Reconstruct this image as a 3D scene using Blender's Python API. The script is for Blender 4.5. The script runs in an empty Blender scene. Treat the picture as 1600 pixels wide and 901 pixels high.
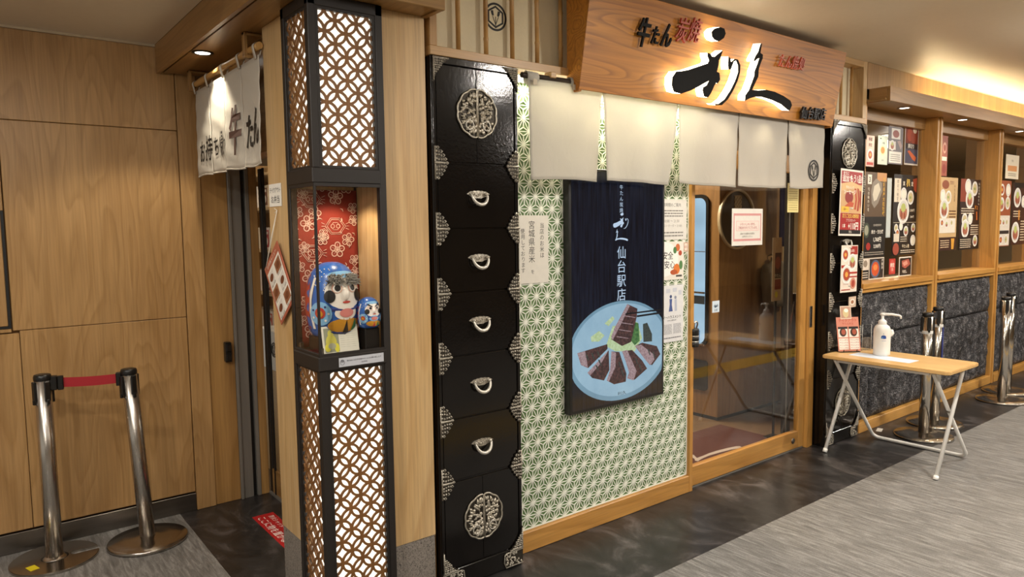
import bpy, bmesh, math, random
from mathutils import Matrix, Vector

R = math.radians
PI = math.pi
random.seed(7)
scn = bpy.context.scene
col = scn.collection

# ------------------------------------------------------------------ camera
YAW, PITCH, ROLL = R(52.1), R(4.93), R(-0.74)
f = Vector((math.cos(YAW) * math.cos(PITCH), math.sin(YAW) * math.cos(PITCH), -math.sin(PITCH)))
r = Vector((math.sin(YAW), -math.cos(YAW), 0))
u = r.cross(f)
r, u = r * math.cos(ROLL) + u * math.sin(ROLL), u * math.cos(ROLL) - r * math.sin(ROLL)
cam_d = bpy.data.cameras.new('camera')
cam_d.sensor_width = 36.0
cam_d.lens = 36.0 * 1114.0 / 1600.0
cam_d.clip_start = 0.05
cam = bpy.data.objects.new('camera', cam_d)
cam.matrix_world = Matrix(((r.x, u.x, -f.x, 0), (r.y, u.y, -f.y, 0), (r.z, u.z, -f.z, 1.65), (0, 0, 0, 1)))
col.objects.link(cam)
scn.camera = cam

# ------------------------------------------------------------------ world, exposure
scn.view_settings.view_transform = 'Standard'
scn.view_settings.look = 'None'
scn.view_settings.gamma = 1.0
scn.view_settings.use_curve_mapping = False
scn.view_settings.exposure = 0.05
w = bpy.data.worlds.new('world')
scn.world = w
w.use_nodes = True
w.node_tree.nodes['Background'].inputs[0].default_value = (0.80, 0.74, 0.64, 1)
w.node_tree.nodes['Background'].inputs[1].default_value = 0.6

WARM = (1.0, 0.76, 0.47)
HALL = (1.0, 0.93, 0.84)


def lamp(name, kind, loc, energy, color=HALL, size=0.2, rot=(0, 0, 0), spot=None, size_y=None, blend=0.5):
    d = bpy.data.lights.new(name, kind)
    d.energy = energy
    d.color = color
    if kind == 'AREA':
        d.size = size
        if size_y:
            d.shape = 'RECTANGLE'
            d.size_y = size_y
        else:
            d.shape = 'DISK'
    else:
        d.shadow_soft_size = size
    if kind == 'SPOT':
        d.spot_size = R(spot or 90)
        d.spot_blend = blend
    o = bpy.data.objects.new(name, d)
    o.location = loc
    o.rotation_euler = rot
    col.objects.link(o)
    return o


# corridor downlights plus added dome fill lamps (unseen fittings built further down)
HALL_LIGHTS = [(x, y) for y in (1.05, -1.25) for x in (-1.4, 0.9, 3.2, 5.5, 7.8, 10.1)] + [(-0.9, 3.0), (0.2, 2.0)]  # last two are unseen, added to brighten the left wall
for x, y in HALL_LIGHTS:
    z = 2.66 if x < 0.9 else 2.82
    lamp('corridor_downlight_lamp', 'AREA', (x, y, z - .07), 18.0 if y > 1.5 else 40.0, HALL, 0.14)
    lamp('corridor_fill_lamp', 'POINT', (x, y, z - .12), 3.0 if y > 1.5 else 16.0, HALL, 0.06)  # added to brighten the transom, ceiling and upper walls

# ------------------------------------------------------------------ mesh builder


class MB:
    def __init__(s, M=None):
        s.v, s.f, s.m, s.s = [], [], [], []
        s.M = M or Matrix()

    def add(s, vs, fs, mat=0, smooth=False):
        n = len(s.v)
        s.v += [s.M @ Vector(p) for p in vs]
        for q in fs:
            s.f.append([n + i for i in q])
            s.m.append(mat)
            s.s.append(smooth)
        return s

    def box(s, x0, x1, y0, y1, z0, z1, mat=0, bev=0.0):
        if bev <= 0:
            vs = [(x, y, z) for z in (z0, z1) for y in (y0, y1) for x in (x0, x1)]
            return s.add(vs, [(0, 2, 3, 1), (4, 5, 7, 6), (0, 1, 5, 4), (2, 6, 7, 3), (0, 4, 6, 2), (1, 3, 7, 5)], mat)
        bm = bmesh.new()
        bmesh.ops.create_cube(bm, size=1)
        for q in bm.verts:
            q.co = Vector((x0 + (q.co.x + .5) * (x1 - x0), y0 + (q.co.y + .5) * (y1 - y0), z0 + (q.co.z + .5) * (z1 - z0)))
        bmesh.ops.bevel(bm, geom=bm.edges[:], offset=bev, segments=1, affect='EDGES')
        return s.bm(bm, mat)

    def bm(s, bm, mat=0, smooth=False):
        bm.verts.index_update()
        s.add([q.co[:] for q in bm.verts], [[q.index for q in p.verts] for p in bm.faces], mat, smooth)
        bm.free()
        return s

    def prism(s, pts, z0, z1, mat=0, side=None):
        """2D outline (counter-clockwise in local xy) extruded from z0 to z1"""
        a = sum(pts[i - 1][0] * pts[i][1] - pts[i][0] * pts[i - 1][1] for i in range(len(pts)))
        if a < 0:
            pts = pts[::-1]
        n = len(pts)
        vs = [(x, y, z0) for x, y in pts] + [(x, y, z1) for x, y in pts]
        s.add(vs, [list(range(n))[::-1], list(range(n, 2 * n))], mat)
        k = len(s.v) - 2 * n
        for i in range(n):
            j = (i + 1) % n
            s.f.append([k + i, k + j, k + n + j, k + n + i])
            s.m.append(mat if side is None else side)
            s.s.append(False)
        return s

    def ell(s, cx, cy, rx, ry, z0, z1, mat=0, n=24, side=None):
        return s.prism([(cx + rx * math.cos(2 * PI * i / n), cy + ry * math.sin(2 * PI * i / n)) for i in range(n)], z0, z1, mat, side)

    def ring(s, cx, cy, rx, ry, t, z0, z1, mat=0, n=32):
        vs, fs = [], []
        for i in range(n):
            c, q = math.cos(2 * PI * i / n), math.sin(2 * PI * i / n)
            for k in (0, t):
                for z in (z0, z1):
                    vs.append((cx + (rx - k) * c, cy + (ry - k) * q, z))
        for i in range(n):
            a, b = 4 * i, 4 * ((i + 1) % n)
            fs += [(a + 1, b + 1, b + 3, a + 3)[::-1], (a, a + 2, b + 2, b)[::-1], (a, b, b + 1, a + 1), (a + 2, a + 3, b + 3, b + 2)]
        return s.add(vs, fs, mat)

    def tube(s, path, rad, n=10, mat=0, cap=True, smooth=True):
        P = [Vector(p) for p in path]
        rr = rad if isinstance(rad, (list, tuple)) else [rad] * len(P)
        up = None
        vs, fs = [], []
        for i, p in enumerate(P):
            t = (P[min(i + 1, len(P) - 1)] - P[max(i - 1, 0)]).normalized()
            if up is None:
                a = Vector((0, 0, 1)) if abs(t.z) < .9 else Vector((1, 0, 0))
                up = (a - t * a.dot(t)).normalized()
            else:
                up = (up - t * up.dot(t)).normalized()
            sd = t.cross(up)
            for k in range(n):
                c, q = math.cos(2 * PI * k / n), math.sin(2 * PI * k / n)
                vs.append(p + (up * c + sd * q) * rr[i])
        for i in range(len(P) - 1):
            for k in range(n):
                a, b = i * n + k, i * n + (k + 1) % n
                fs.append((a, b, b + n, a + n))
        s.add(vs, fs, mat, smooth)
        if cap:
            k = len(s.v) - len(vs)
            s.f += [[k + i for i in range(n)][::-1], [k + (len(P) - 1) * n + i for i in range(n)]]
            s.m += [mat, mat]
            s.s += [False, False]
        return s

    def lathe(s, prof, n=28, mat=0, smooth=True, cx=0, cy=0):
        """profile of (radius, z) from bottom to top around local z"""
        vs, fs = [], []
        for rr, z in prof:
            for k in range(n):
                vs.append((cx + rr * math.cos(2 * PI * k / n), cy + rr * math.sin(2 * PI * k / n), z))
        for i in range(len(prof) - 1):
            for k in range(n):
                a, b = i * n + k, i * n + (k + 1) % n
                fs.append((a, b, b + n, a + n))
        s.add(vs, fs, mat, smooth)
        k = len(s.v) - len(vs)
        s.f += [[k + i for i in range(n)][::-1], [k + (len(prof) - 1) * n + i for i in range(n)]]
        s.m += [mat, mat]
        s.s += [False, False]
        return s

    def ball(s, c, rx, ry, rz, n=12, k=8, mat=0):
        vs, fs = [], []
        for i in range(k + 1):
            a = -PI / 2 + PI * i / k
            for j in range(n):
                b = 2 * PI * j / n
                vs.append((c[0] + rx * math.cos(a) * math.cos(b), c[1] + ry * math.cos(a) * math.sin(b), c[2] + rz * math.sin(a)))
        for i in range(k):
            for j in range(n):
                p, q = i * n + j, i * n + (j + 1) % n
                fs.append((p, q, q + n, p + n))
        return s.add(vs, fs, mat, True)

    def shell(s, grid, t, mat=0, smooth=True):
        """grid[i][j] of points; gives a cloth of thickness t along local z"""
        a, b = len(grid), len(grid[0])
        vs = [tuple(p) for row in grid for p in row] + [(p[0], p[1], p[2] - t) for row in grid for p in row]
        k = a * b
        fs = []
        for i in range(a - 1):
            for j in range(b - 1):
                q = (i * b + j, i * b + j + 1, (i + 1) * b + j + 1, (i + 1) * b + j)
                fs += [q, tuple(k + x for x in q[::-1])]
        edge = [(0, j) for j in range(b)] + [(i, b - 1) for i in range(1, a)] + [(a - 1, j) for j in range(b - 2, -1, -1)] + [(i, 0) for i in range(a - 2, 0, -1)]
        ids = [i * b + j for i, j in edge]
        for i in range(len(ids)):
            p, q = ids[i], ids[(i + 1) % len(ids)]
            fs.append((q, p, p + k, q + k))
        return s.add(vs, fs, mat, smooth)

    def text(s, body, x, y, size, z0=0.0, mat=0, t=0.0, align='C', vert=False, bold=0.0, shear=0.0, sx=1.0, pitch=1.05, warp=None):
        if vert:
            for i, ch in enumerate(body):
                s.text(ch, x, y - i * size * pitch, size, z0, mat, t, 'C', False, bold, shear, sx, warp=warp)
            return s
        vs, fs, wd = glyphs(body, bold, shear)
        ox = {'C': -wd / 2, 'L': 0, 'R': -wd}[align]
        P = []
        for p in vs:
            a, b = x + (p[0] + ox) * size * sx, y + (p[1] - 0.36) * size
            P.append((a, b, z0 + (warp(a, b) if warp else 0)))
        if t <= 0:
            return s.add(P, fs, mat)
        n = len(P)
        s.add(P + [(a, b, c + t) for a, b, c in P], [[n + i for i in q] for q in fs], mat)
        cnt = {}
        for q in fs:
            for i in range(len(q)):
                e = (q[i], q[(i + 1) % len(q)])
                cnt[e] = 1
        k = len(s.v) - 2 * n
        for (i, j) in cnt:
            if (j, i) not in cnt:
                s.f.append([k + i, k + j, k + n + j, k + n + i])
                s.m.append(mat)
                s.s.append(False)
        return s

    def build(s, name, mats, parent=None, M=None, label=None, cat=None, group=None, kind=None):
        me = bpy.data.meshes.new(name)
        me.from_pydata([tuple(p) for p in s.v], [], s.f)
        for m in (mats if isinstance(mats, (list, tuple)) else [mats]):
            me.materials.append(m)
        me.polygons.foreach_set('material_index', s.m)
        me.polygons.foreach_set('use_smooth', s.s)
        me.update()
        return link(name, me, parent, M, label, cat, group, kind)


_g = {}


def glyphs(body, bold, shear):
    key = (body, bold, shear)
    if key not in _g:
        c = bpy.data.curves.new('glyph', 'FONT')
        c.body = body
        c.size = 1.0
        c.resolution_u = 2
        c.offset = bold
        c.shear = shear
        o = bpy.data.objects.new('glyph', c)
        col.objects.link(o)
        me = bpy.data.meshes.new_from_object(o.evaluated_get(bpy.context.evaluated_depsgraph_get()))
        vs = [tuple(p.co) for p in me.vertices]
        fs = [list(p.vertices) for p in me.polygons]
        wd = max([p[0] for p in vs] + [0.01])
        lo = min([p[0] for p in vs] + [0])
        vs = [(p[0] - lo, p[1], 0) for p in vs]
        _g[key] = (vs, fs, wd - lo)
        bpy.data.objects.remove(o)
        bpy.data.curves.remove(c)
        bpy.data.meshes.remove(me)
    return _g[key]


def link(name, data, parent=None, M=None, label=None, cat=None, group=None, kind=None):
    o = bpy.data.objects.new(name, data)
    col.objects.link(o)
    o.parent = parent
    if M is not None:
        o.matrix_local = M
    tag(o, label, cat, group, kind)
    return o


def tag(o, label=None, cat=None, group=None, kind=None):
    if label: o['label'] = label
    if cat: o['category'] = cat
    if group: o['group'] = group
    if kind: o['kind'] = kind
    return o


def thing(name, label, cat, M=None, group=None):
    return link(name, None, None, M, label, cat, group)


def copy_tree(o, parent=None):
    c = o.copy()
    col.objects.link(c)
    c.parent = parent
    for ch in o.children:
        copy_tree(ch, c)
    return c


def FR(x, y, z):
    """frame on a surface facing the corridor: a along +X, b up, c towards the viewer (-Y)"""
    return Matrix(((1, 0, 0, x), (0, 0, -1, y), (0, 1, 0, z), (0, 0, 0, 1)))


def FL(x, y, z):
    """frame on a surface facing -X: a along -Y, b up, c along -X"""
    return Matrix(((0, 0, -1, x), (-1, 0, 0, y), (0, 1, 0, z), (0, 0, 0, 1)))


def T(x, y, z, rz=0.0):
    return Matrix.Translation((x, y, z)) @ Matrix.Rotation(rz, 4, 'Z')

# ------------------------------------------------------------------ materials


def srgb(h):
    h = h.lstrip('#')
    c = [int(h[i:i + 2], 16) / 255 for i in (0, 2, 4)]
    return tuple(x / 12.92 if x <= .04045 else ((x + .055) / 1.055) ** 2.4 for x in c)


def newmat(name):
    m = bpy.data.materials.new(name)
    m.use_nodes = True
    nt = m.node_tree
    return m, nt, nt.nodes['Principled BSDF']


def nd(nt, typ, ins=None, **kw):
    n = nt.nodes.new(typ)
    for k, v in kw.items():
        setattr(n, k, v)
    for k, v in (ins or {}).items():
        if hasattr(v, 'is_output') or isinstance(v, bpy.types.NodeSocket):
            nt.links.new(v, n.inputs[k])
        else:
            n.inputs[k].default_value = v
    return n


def ramp(nt, fac, stops):
    n = nd(nt, 'ShaderNodeValToRGB', {0: fac})
    e = n.color_ramp.elements
    while len(e) < len(stops):
        e.new(0.5)
    for i, (p, c) in enumerate(stops):
        e[i].position = p
        e[i].color = tuple(c) + (1,)
    return n.outputs[0]


def mixc(nt, fac, a, b, mode='MIX'):
    n = nd(nt, 'ShaderNodeMix', data_type='RGBA', blend_type=mode)
    for k, v in ((0, fac), (6, a), (7, b)):
        if isinstance(v, bpy.types.NodeSocket):
            nt.links.new(v, n.inputs[k])
        else:
            n.inputs[k].default_value = v if k == 0 else tuple(v) + (1,)
    return n.outputs[2]


def bump(nt, b, h, strength=.2, dist=.01):
    n = nd(nt, 'ShaderNodeBump', {'Height': h, 'Strength': strength, 'Distance': dist})
    nt.links.new(n.outputs[0], b.inputs['Normal'])


def pos(nt, scale=(1, 1, 1)):
    g = nd(nt, 'ShaderNodeNewGeometry')
    return nd(nt, 'ShaderNodeMapping', {0: g.outputs['Position'], 3: scale}).outputs[0]


def obj_co(nt, scale=(1, 1, 1)):
    g = nd(nt, 'ShaderNodeTexCoord')
    return nd(nt, 'ShaderNodeMapping', {0: g.outputs['Object'], 3: scale}).outputs[0]


_pl = {}


def plain(c, rough=.5, metal=0.0, name=None, emit=0.0, coat=0.0):
    """one-colour paint, print or plastic with a faint procedural mottling"""
    key = (c, rough, metal, emit, coat)
    if key not in _pl:
        m, nt, b = newmat(name or 'paint_' + c.strip('#'))
        k = srgb(c)
        n = nd(nt, 'ShaderNodeTexNoise', {0: obj_co(nt), 'Scale': 35.0, 'Detail': 2.0})
        cc = mixc(nt, n.outputs[0], [x * .93 for x in k], [min(1, x * 1.06) for x in k])
        nt.links.new(cc, b.inputs['Base Color'])
        b.inputs['Roughness'].default_value = rough
        b.inputs['Metallic'].default_value = metal
        b.inputs['Coat Weight'].default_value = coat
        if emit:
            nt.links.new(cc, b.inputs['Emission Color'])
            b.inputs['Emission Strength'].default_value = emit
        _pl[key] = m
    return _pl[key]


def wood(name, c1, c2, axis='Z', rough=.42, fig=5.0, fine=1.0, c3=None, figmix=.55, cross=1.0, an=.16):
    m, nt, b = newmat(name)
    sc = {'X': (an, 1, 1), 'Y': (1, an, 1), 'Z': (1, 1, an)}[axis]
    st = {'X': (.03, 1, 1), 'Y': (1, .03, 1), 'Z': (1, 1, .03)}[axis]
    low = nd(nt, 'ShaderNodeTexNoise', {0: pos(nt, tuple(x * cross for x in sc)), 'Scale': 2.2, 'Detail': 1.5, 'Roughness': .45, 'Distortion': .25})
    k = nd(nt, 'ShaderNodeMath', {0: low.outputs[0], 1: fig * 6.0}, operation='MULTIPLY')
    si = nd(nt, 'ShaderNodeMath', {0: k.outputs[0]}, operation='FRACT')
    lines = ramp(nt, si.outputs[0], [(0, (0, 0, 0)), (.55, (.35, .35, .35)), (.86, (1, 1, 1)), (1, (0, 0, 0))])
    fi = nd(nt, 'ShaderNodeTexNoise', {0: pos(nt, st), 'Scale': 95.0 * fine, 'Detail': 4.0, 'Roughness': .6})
    lo2 = nd(nt, 'ShaderNodeTexNoise', {0: pos(nt, sc), 'Scale': 4.5, 'Detail': 3.0})
    base = mixc(nt, ramp(nt, lo2.outputs[0], [(.3, (0, 0, 0)), (.7, (1, 1, 1))]), c1, c2)
    fx = nd(nt, 'ShaderNodeMath', {0: lines, 1: figmix}, operation='MULTIPLY')
    base = mixc(nt, fx.outputs[0], base, c3 or [x * .62 for x in c2])
    base = mixc(nt, .38, base, ramp(nt, fi.outputs[0], [(.3, (.42, .42, .42)), (.62, (1, 1, 1))]), 'MULTIPLY')
    nt.links.new(base, b.inputs['Base Color'])
    b.inputs['Roughness'].default_value = rough
    bump(nt, b, fi.outputs[0], .12, .002)
    return m


WOOD_WALL = wood('oak_wall_panel', srgb('#bd9663'), srgb('#a27b4c'), 'Z', .38, 3.0, 1.0, srgb('#89622f'), .36, 2.0)
WOOD_PALE = wood('pale_oak_panel', srgb('#cfb083'), srgb('#c3a06c'), 'Z', .4, 3.5, 1.2, srgb('#a67c45'), .35)
WOOD_PALE_X = wood('pale_oak_rail', srgb('#c7a06c'), srgb('#b28a54'), 'X', .4, 3.0, 1.2, srgb('#977041'), .4)
WOOD_BROWN = wood('brown_oak_soffit', srgb('#ab8250'), srgb('#8e6838'), 'Y', .33, 3.5, 1.0, srgb('#765127'), .4)
WOOD_BROWN_X = wood('brown_oak_fascia', srgb('#ad8350'), srgb('#93703f'), 'X', .36, 3.0, 1.0, srgb('#7b5729'), .35)
WOOD_BROWN_Z = wood('brown_oak_upright', srgb('#b48a52'), srgb('#987041'), 'Z', .38, 3.0, 1.0, srgb('#7d5828'), .4)
WOOD_GOLD = wood('golden_oak_upright', srgb('#cf9d55'), srgb('#b98440'), 'Z', .36, 3.0, 1.3, srgb('#946428'), .4)
WOOD_GOLD_X = wood('golden_oak_rail', srgb('#d09e55'), srgb('#ba8540'), 'X', .36, 3.0, 1.3, srgb('#946428'), .4)
WOOD_SIGN = wood('keyaki_sign_board', srgb('#c4842e'), srgb('#b47325'), 'X', .45, 3.4, .8, srgb('#7f4a16'), .62, 2.4, .085)
WOOD_TABLE = wood('beech_table_top', srgb('#dcb67c'), srgb('#d0a567'), 'Y', .35, 2.0, 1.2, srgb('#b98a4c'), .25)
WOOD_INNER = wood('inner_oak_panel', srgb('#a67f4e'), srgb('#8f6a3c'), 'Z', .45, 2.6, 1.0, srgb('#76542c'), .35)


def bamboo_mat():
    m, nt, b = newmat('dried_bamboo')
    n = nd(nt, 'ShaderNodeTexNoise', {0: pos(nt, (1, 1, .05)), 'Scale': 160.0, 'Detail': 3.0})
    k = nd(nt, 'ShaderNodeTexNoise', {0: pos(nt), 'Scale': 9.0, 'Detail': 3.0})
    c = mixc(nt, n.outputs[0], srgb('#a87c42'), srgb('#c59c60'))
    c = mixc(nt, ramp(nt, k.outputs[0], [(.45, (0, 0, 0)), (.75, (.7, .7, .7))]), c, srgb('#8d6330'))
    nt.links.new(c, b.inputs['Base Color'])
    b.inputs['Roughness'].default_value = .38
    return m


BAMBOO = bamboo_mat()


def plaster_mat(name, c1, c2, sc=60.0, rough=.9, bs=.15):
    m, nt, b = newmat(name)
    n = nd(nt, 'ShaderNodeTexNoise', {0: pos(nt), 'Scale': sc, 'Detail': 5.0, 'Roughness': .65})
    k = nd(nt, 'ShaderNodeTexNoise', {0: pos(nt), 'Scale': 1.6, 'Detail': 3.0})
    c = mixc(nt, k.outputs[0], c1, c2)
    c = mixc(nt, .12, c, ramp(nt, n.outputs[0], [(.3, (.7, .7, .7)), (.7, (1, 1, 1))]), 'MULTIPLY')
    nt.links.new(c, b.inputs['Base Color'])
    b.inputs['Roughness'].default_value = rough
    bump(nt, b, n.outputs[0], bs, .004)
    return m


PLASTER = plaster_mat('beige_plaster', srgb('#e6dabc'), srgb('#dccdaa'))
CEILING = plaster_mat('satin_ceiling', srgb('#d8cdb9'), srgb('#cdc1ab'), 25.0, .42, .04)
CORRIDOR_WALL = plaster_mat('far_corridor_wall', srgb('#8f7a5e'), srgb('#7d684c'), 10.0, .8, .05)


def lacquer_mat():
    m, nt, b = newmat('black_lacquer')
    n = nd(nt, 'ShaderNodeTexNoise', {0: pos(nt), 'Scale': 75.0, 'Detail': 3.0, 'Roughness': .6})
    k = nd(nt, 'ShaderNodeTexNoise', {0: pos(nt), 'Scale': 6.0, 'Detail': 3.0})
    c = mixc(nt, k.outputs[0], srgb('#0b0908'), srgb('#14100d'))
    nt.links.new(c, b.inputs['Base Color'])
    b.inputs['Roughness'].default_value = .12
    b.inputs['Specular IOR Level'].default_value = .36
    bump(nt, b, n.outputs[0], .18, .0025)
    return m


LACQUER = lacquer_mat()


def metal_mat(name, c, rough, brush=None, noise=0.0, ns=200.0, spec=1.0):
    m, nt, b = newmat(name)
    b.inputs['Metallic'].default_value = spec
    b.inputs['Roughness'].default_value = rough
    k = srgb(c)
    if brush:
        n = nd(nt, 'ShaderNodeTexNoise', {0: obj_co(nt, brush), 'Scale': 60.0, 'Detail': 3.0})
        nt.links.new(mixc(nt, n.outputs[0], [x * .72 for x in k], k), b.inputs['Base Color'])
        rr = nd(nt, 'ShaderNodeMapRange', {0: n.outputs[0], 3: rough * .75, 4: rough * 1.3})
        nt.links.new(rr.outputs[0], b.inputs['Roughness'])
    else:
        n = nd(nt, 'ShaderNodeTexNoise', {0: obj_co(nt), 'Scale': ns, 'Detail': 4.0, 'Roughness': .7})
        nt.links.new(mixc(nt, ramp(nt, n.outputs[0], [(.35, (0, 0, 0)), (.65, (1, 1, 1))]), [x * (1 - noise) for x in k], k), b.inputs['Base Color'])
        if noise:
            bump(nt, b, n.outputs[0], .6, .003)
    return m


PEWTER = metal_mat('aged_pewter_fitting', '#cbc3b4', .42, None, .62, 170.0, .7)
STEEL_BASE = metal_mat('spun_steel_base', '#a8a198', .2, None, 0.0, 40.0, 1.0)
PEWTER_DARK = metal_mat('dark_pewter_ground', '#4a443b', .5, None, .6, 150.0, .6)  # darker pewter colour for the ground between the raised ornament
PEWTER_SMOOTH = metal_mat('worn_pewter_rim', '#c6beae', .36, None, .3, 90.0, .7)
HANDLE = metal_mat('pale_iron_handle', '#d2cdc2', .35, None, .15, 120.0, .55)
STEEL = metal_mat('brushed_steel', '#d2ccc4', .27, (1, 1, .03))
STEEL_PLATE = metal_mat('dull_steel_plate', '#857f78', .34, (.04, 1, 1))
STEEL_DARK = metal_mat('steel_door_jamb', '#8a857d', .4, (1, 1, .03), spec=.3)
CHROME = metal_mat('polished_chrome', '#d3cdc3', .16, (1, 1, .05))
BLACK_PLASTIC = plain('#141312', .35, name='black_plastic')
BLACK_METAL = plain('#1a1410', .55, name='dark_brown_metal_frame')
BLACK_DARK = plain('#0b0a09', .5, name='black_gap')
WHITE_PAINT = plain('#e3e1dc', .35, name='white_powder_coat')
PAPER = plain('#e8e4da', .7, name='white_paper')
RED_BELT = plain('#a01622', .55, name='red_webbing')
INK = plain('#17120e', .6, name='black_ink')


def floor_grey():
    m, nt, b = newmat('grey_stone_tile')
    a = nd(nt, 'ShaderNodeTexNoise', {0: pos(nt, (1, .12, 1)), 'Scale': 48.0, 'Detail': 6.0, 'Roughness': .7, 'Distortion': .8})
    g = nd(nt, 'ShaderNodeTexNoise', {0: pos(nt), 'Scale': 150.0, 'Detail': 3.0, 'Roughness': .7})
    k = nd(nt, 'ShaderNodeTexNoise', {0: pos(nt, (1, .3, 1)), 'Scale': 3.0, 'Detail': 3.0})
    c = ramp(nt, a.outputs[0], [(.32, srgb('#5c5a57')), (.5, srgb('#7d7b78')), (.68, srgb('#a3a19d'))])
    c = mixc(nt, .65, c, ramp(nt, g.outputs[0], [(.32, (.45, .45, .45)), (.6, (1, 1, 1))]), 'MULTIPLY')
    c = mixc(nt, .5, c, ramp(nt, k.outputs[0], [(.3, (.7, .7, .7)), (.7, (1, 1, 1))]), 'MULTIPLY')
    nt.links.new(c, b.inputs['Base Color'])
    b.inputs['Roughness'].default_value = .5
    bump(nt, b, a.outputs[0], .12, .003)
    return m


def floor_black():
    m, nt, b = newmat('black_slate_vinyl')
    a = nd(nt, 'ShaderNodeTexNoise', {0: pos(nt, (1, .55, 1)), 'Scale': 4.5, 'Detail': 8.0, 'Roughness': .68, 'Distortion': 1.4})
    g = nd(nt, 'ShaderNodeTexNoise', {0: pos(nt), 'Scale': 90.0, 'Detail': 3.0})
    c = ramp(nt, a.outputs[0], [(.36, srgb('#171616')), (.52, srgb('#2a2828')), (.64, srgb('#4b4747')), (.78, srgb('#6b6665'))])
    c = mixc(nt, .4, c, ramp(nt, g.outputs[0], [(.3, (.6, .6, .6)), (.6, (1, 1, 1))]), 'MULTIPLY')
    nt.links.new(c, b.inputs['Base Color'])
    b.inputs['Roughness'].default_value = .34
    bump(nt, b, a.outputs[0], .15, .004)
    return m


FLOOR_GREY, FLOOR_BLACK = floor_grey(), floor_black()


def granite_mat():
    m, nt, b = newmat('grey_brown_granite')
    g = nd(nt, 'ShaderNodeTexVoronoi', {0: pos(nt), 'Scale': 260.0})
    n = nd(nt, 'ShaderNodeTexNoise', {0: pos(nt), 'Scale': 120.0, 'Detail': 3.0})
    c = ramp(nt, g.outputs['Color'], [(.1, srgb('#46413c')), (.35, srgb('#7f776f')), (.8, srgb('#8f877e'))])
    c = mixc(nt, .5, c, ramp(nt, n.outputs[0], [(.35, (.6, .6, .6)), (.6, (1, 1, 1))]), 'MULTIPLY')
    nt.links.new(c, b.inputs['Base Color'])
    b.inputs['Roughness'].default_value = .55
    return m


def stone_mat():
    m, nt, b = newmat('split_face_basalt')
    n = nd(nt, 'ShaderNodeTexNoise', {0: pos(nt), 'Scale': 20.0, 'Detail': 9.0, 'Roughness': .8})
    k = nd(nt, 'ShaderNodeTexNoise', {0: pos(nt), 'Scale': 7.0, 'Detail': 4.0})
    v = nd(nt, 'ShaderNodeTexVoronoi', {0: pos(nt), 'Scale': 85.0})
    c = ramp(nt, n.outputs[0], [(.38, srgb('#141315')), (.5, srgb('#3a393d')), (.58, srgb('#7b797b')), (.68, srgb('#c4c1bd'))])
    c = mixc(nt, .4, c, ramp(nt, k.outputs[0], [(.3, (.5, .5, .5)), (.7, (1, 1, 1))]), 'MULTIPLY')
    nt.links.new(c, b.inputs['Base Color'])
    b.inputs['Roughness'].default_value = .5
    h = nd(nt, 'ShaderNodeMath', {0: n.outputs[0], 1: v.outputs['Distance']}, operation='ADD')
    bump(nt, b, h.outputs[0], 1.0, .02)
    return m


GRANITE, STONE = granite_mat(), stone_mat()


def cloth_mat(name, c, trans=.35):
    m, nt, b = newmat(name)
    n = nd(nt, 'ShaderNodeTexNoise', {0: pos(nt, (1, 1, 1)), 'Scale': 420.0, 'Detail': 2.0})
    k = nd(nt, 'ShaderNodeTexNoise', {0: pos(nt, (1, 1, .6)), 'Scale': 11.0, 'Detail': 5.0, 'Distortion': .8})
    cc = mixc(nt, n.outputs[0], [x * .9 for x in c], c)
    nt.links.new(cc, b.inputs['Base Color'])
    b.inputs['Roughness'].default_value = .9
    b.inputs['Specular IOR Level'].default_value = .1
    bump(nt, b, k.outputs[0], .35, .012)
    tr = nd(nt, 'ShaderNodeBsdfTranslucent', {0: cc})
    mx = nd(nt, 'ShaderNodeMixShader', {0: trans, 1: b.outputs[0], 2: tr.outputs[0]})
    nt.links.new(mx.outputs[0], nt.nodes['Material Output'].inputs[0])
    return m


CLOTH = cloth_mat('white_cotton_noren', srgb('#ddd8ce'), .42)
CLOTH_L = cloth_mat('white_linen_noren', srgb('#ddd6c9'), .3)


def glass_mat(name, tint=(.96, .95, .93), ior=1.5, extra=0.0):
    m, nt, b = newmat(name)
    nt.nodes.remove(b)
    fr = nd(nt, 'ShaderNodeFresnel', {0: ior})
    fa = nd(nt, 'ShaderNodeMath', {0: fr.outputs[0], 1: extra}, operation='ADD')
    # reflect at the outer face only; the inner face of the thin pane lets light straight out
    gb = nd(nt, 'ShaderNodeNewGeometry')
    fro = nd(nt, 'ShaderNodeMath', {0: 1.0, 1: gb.outputs['Backfacing']}, operation='SUBTRACT')
    fa = nd(nt, 'ShaderNodeMath', {0: fa.outputs[0], 1: fro.outputs[0]}, operation='MULTIPLY')
    n = nd(nt, 'ShaderNodeTexNoise', {0: pos(nt), 'Scale': 1.2, 'Detail': 1.0})
    tc = mixc(nt, n.outputs[0], [x * .98 for x in tint], tint)
    tr = nd(nt, 'ShaderNodeBsdfTransparent', {0: tc})
    gl = nd(nt, 'ShaderNodeBsdfGlossy', {0: (1, 1, 1, 1), 'Roughness': .012})
    mx = nd(nt, 'ShaderNodeMixShader', {0: fa.outputs[0], 1: tr.outputs[0], 2: gl.outputs[0]})
    nt.links.new(mx.outputs[0], nt.nodes['Material Output'].inputs[0])
    return m


GLASS = glass_mat('window_glass', (.93, .92, .9), 1.5, .03)
GLASS_CASE = glass_mat('case_glass', (.97, .97, .96), 1.3)


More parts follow.
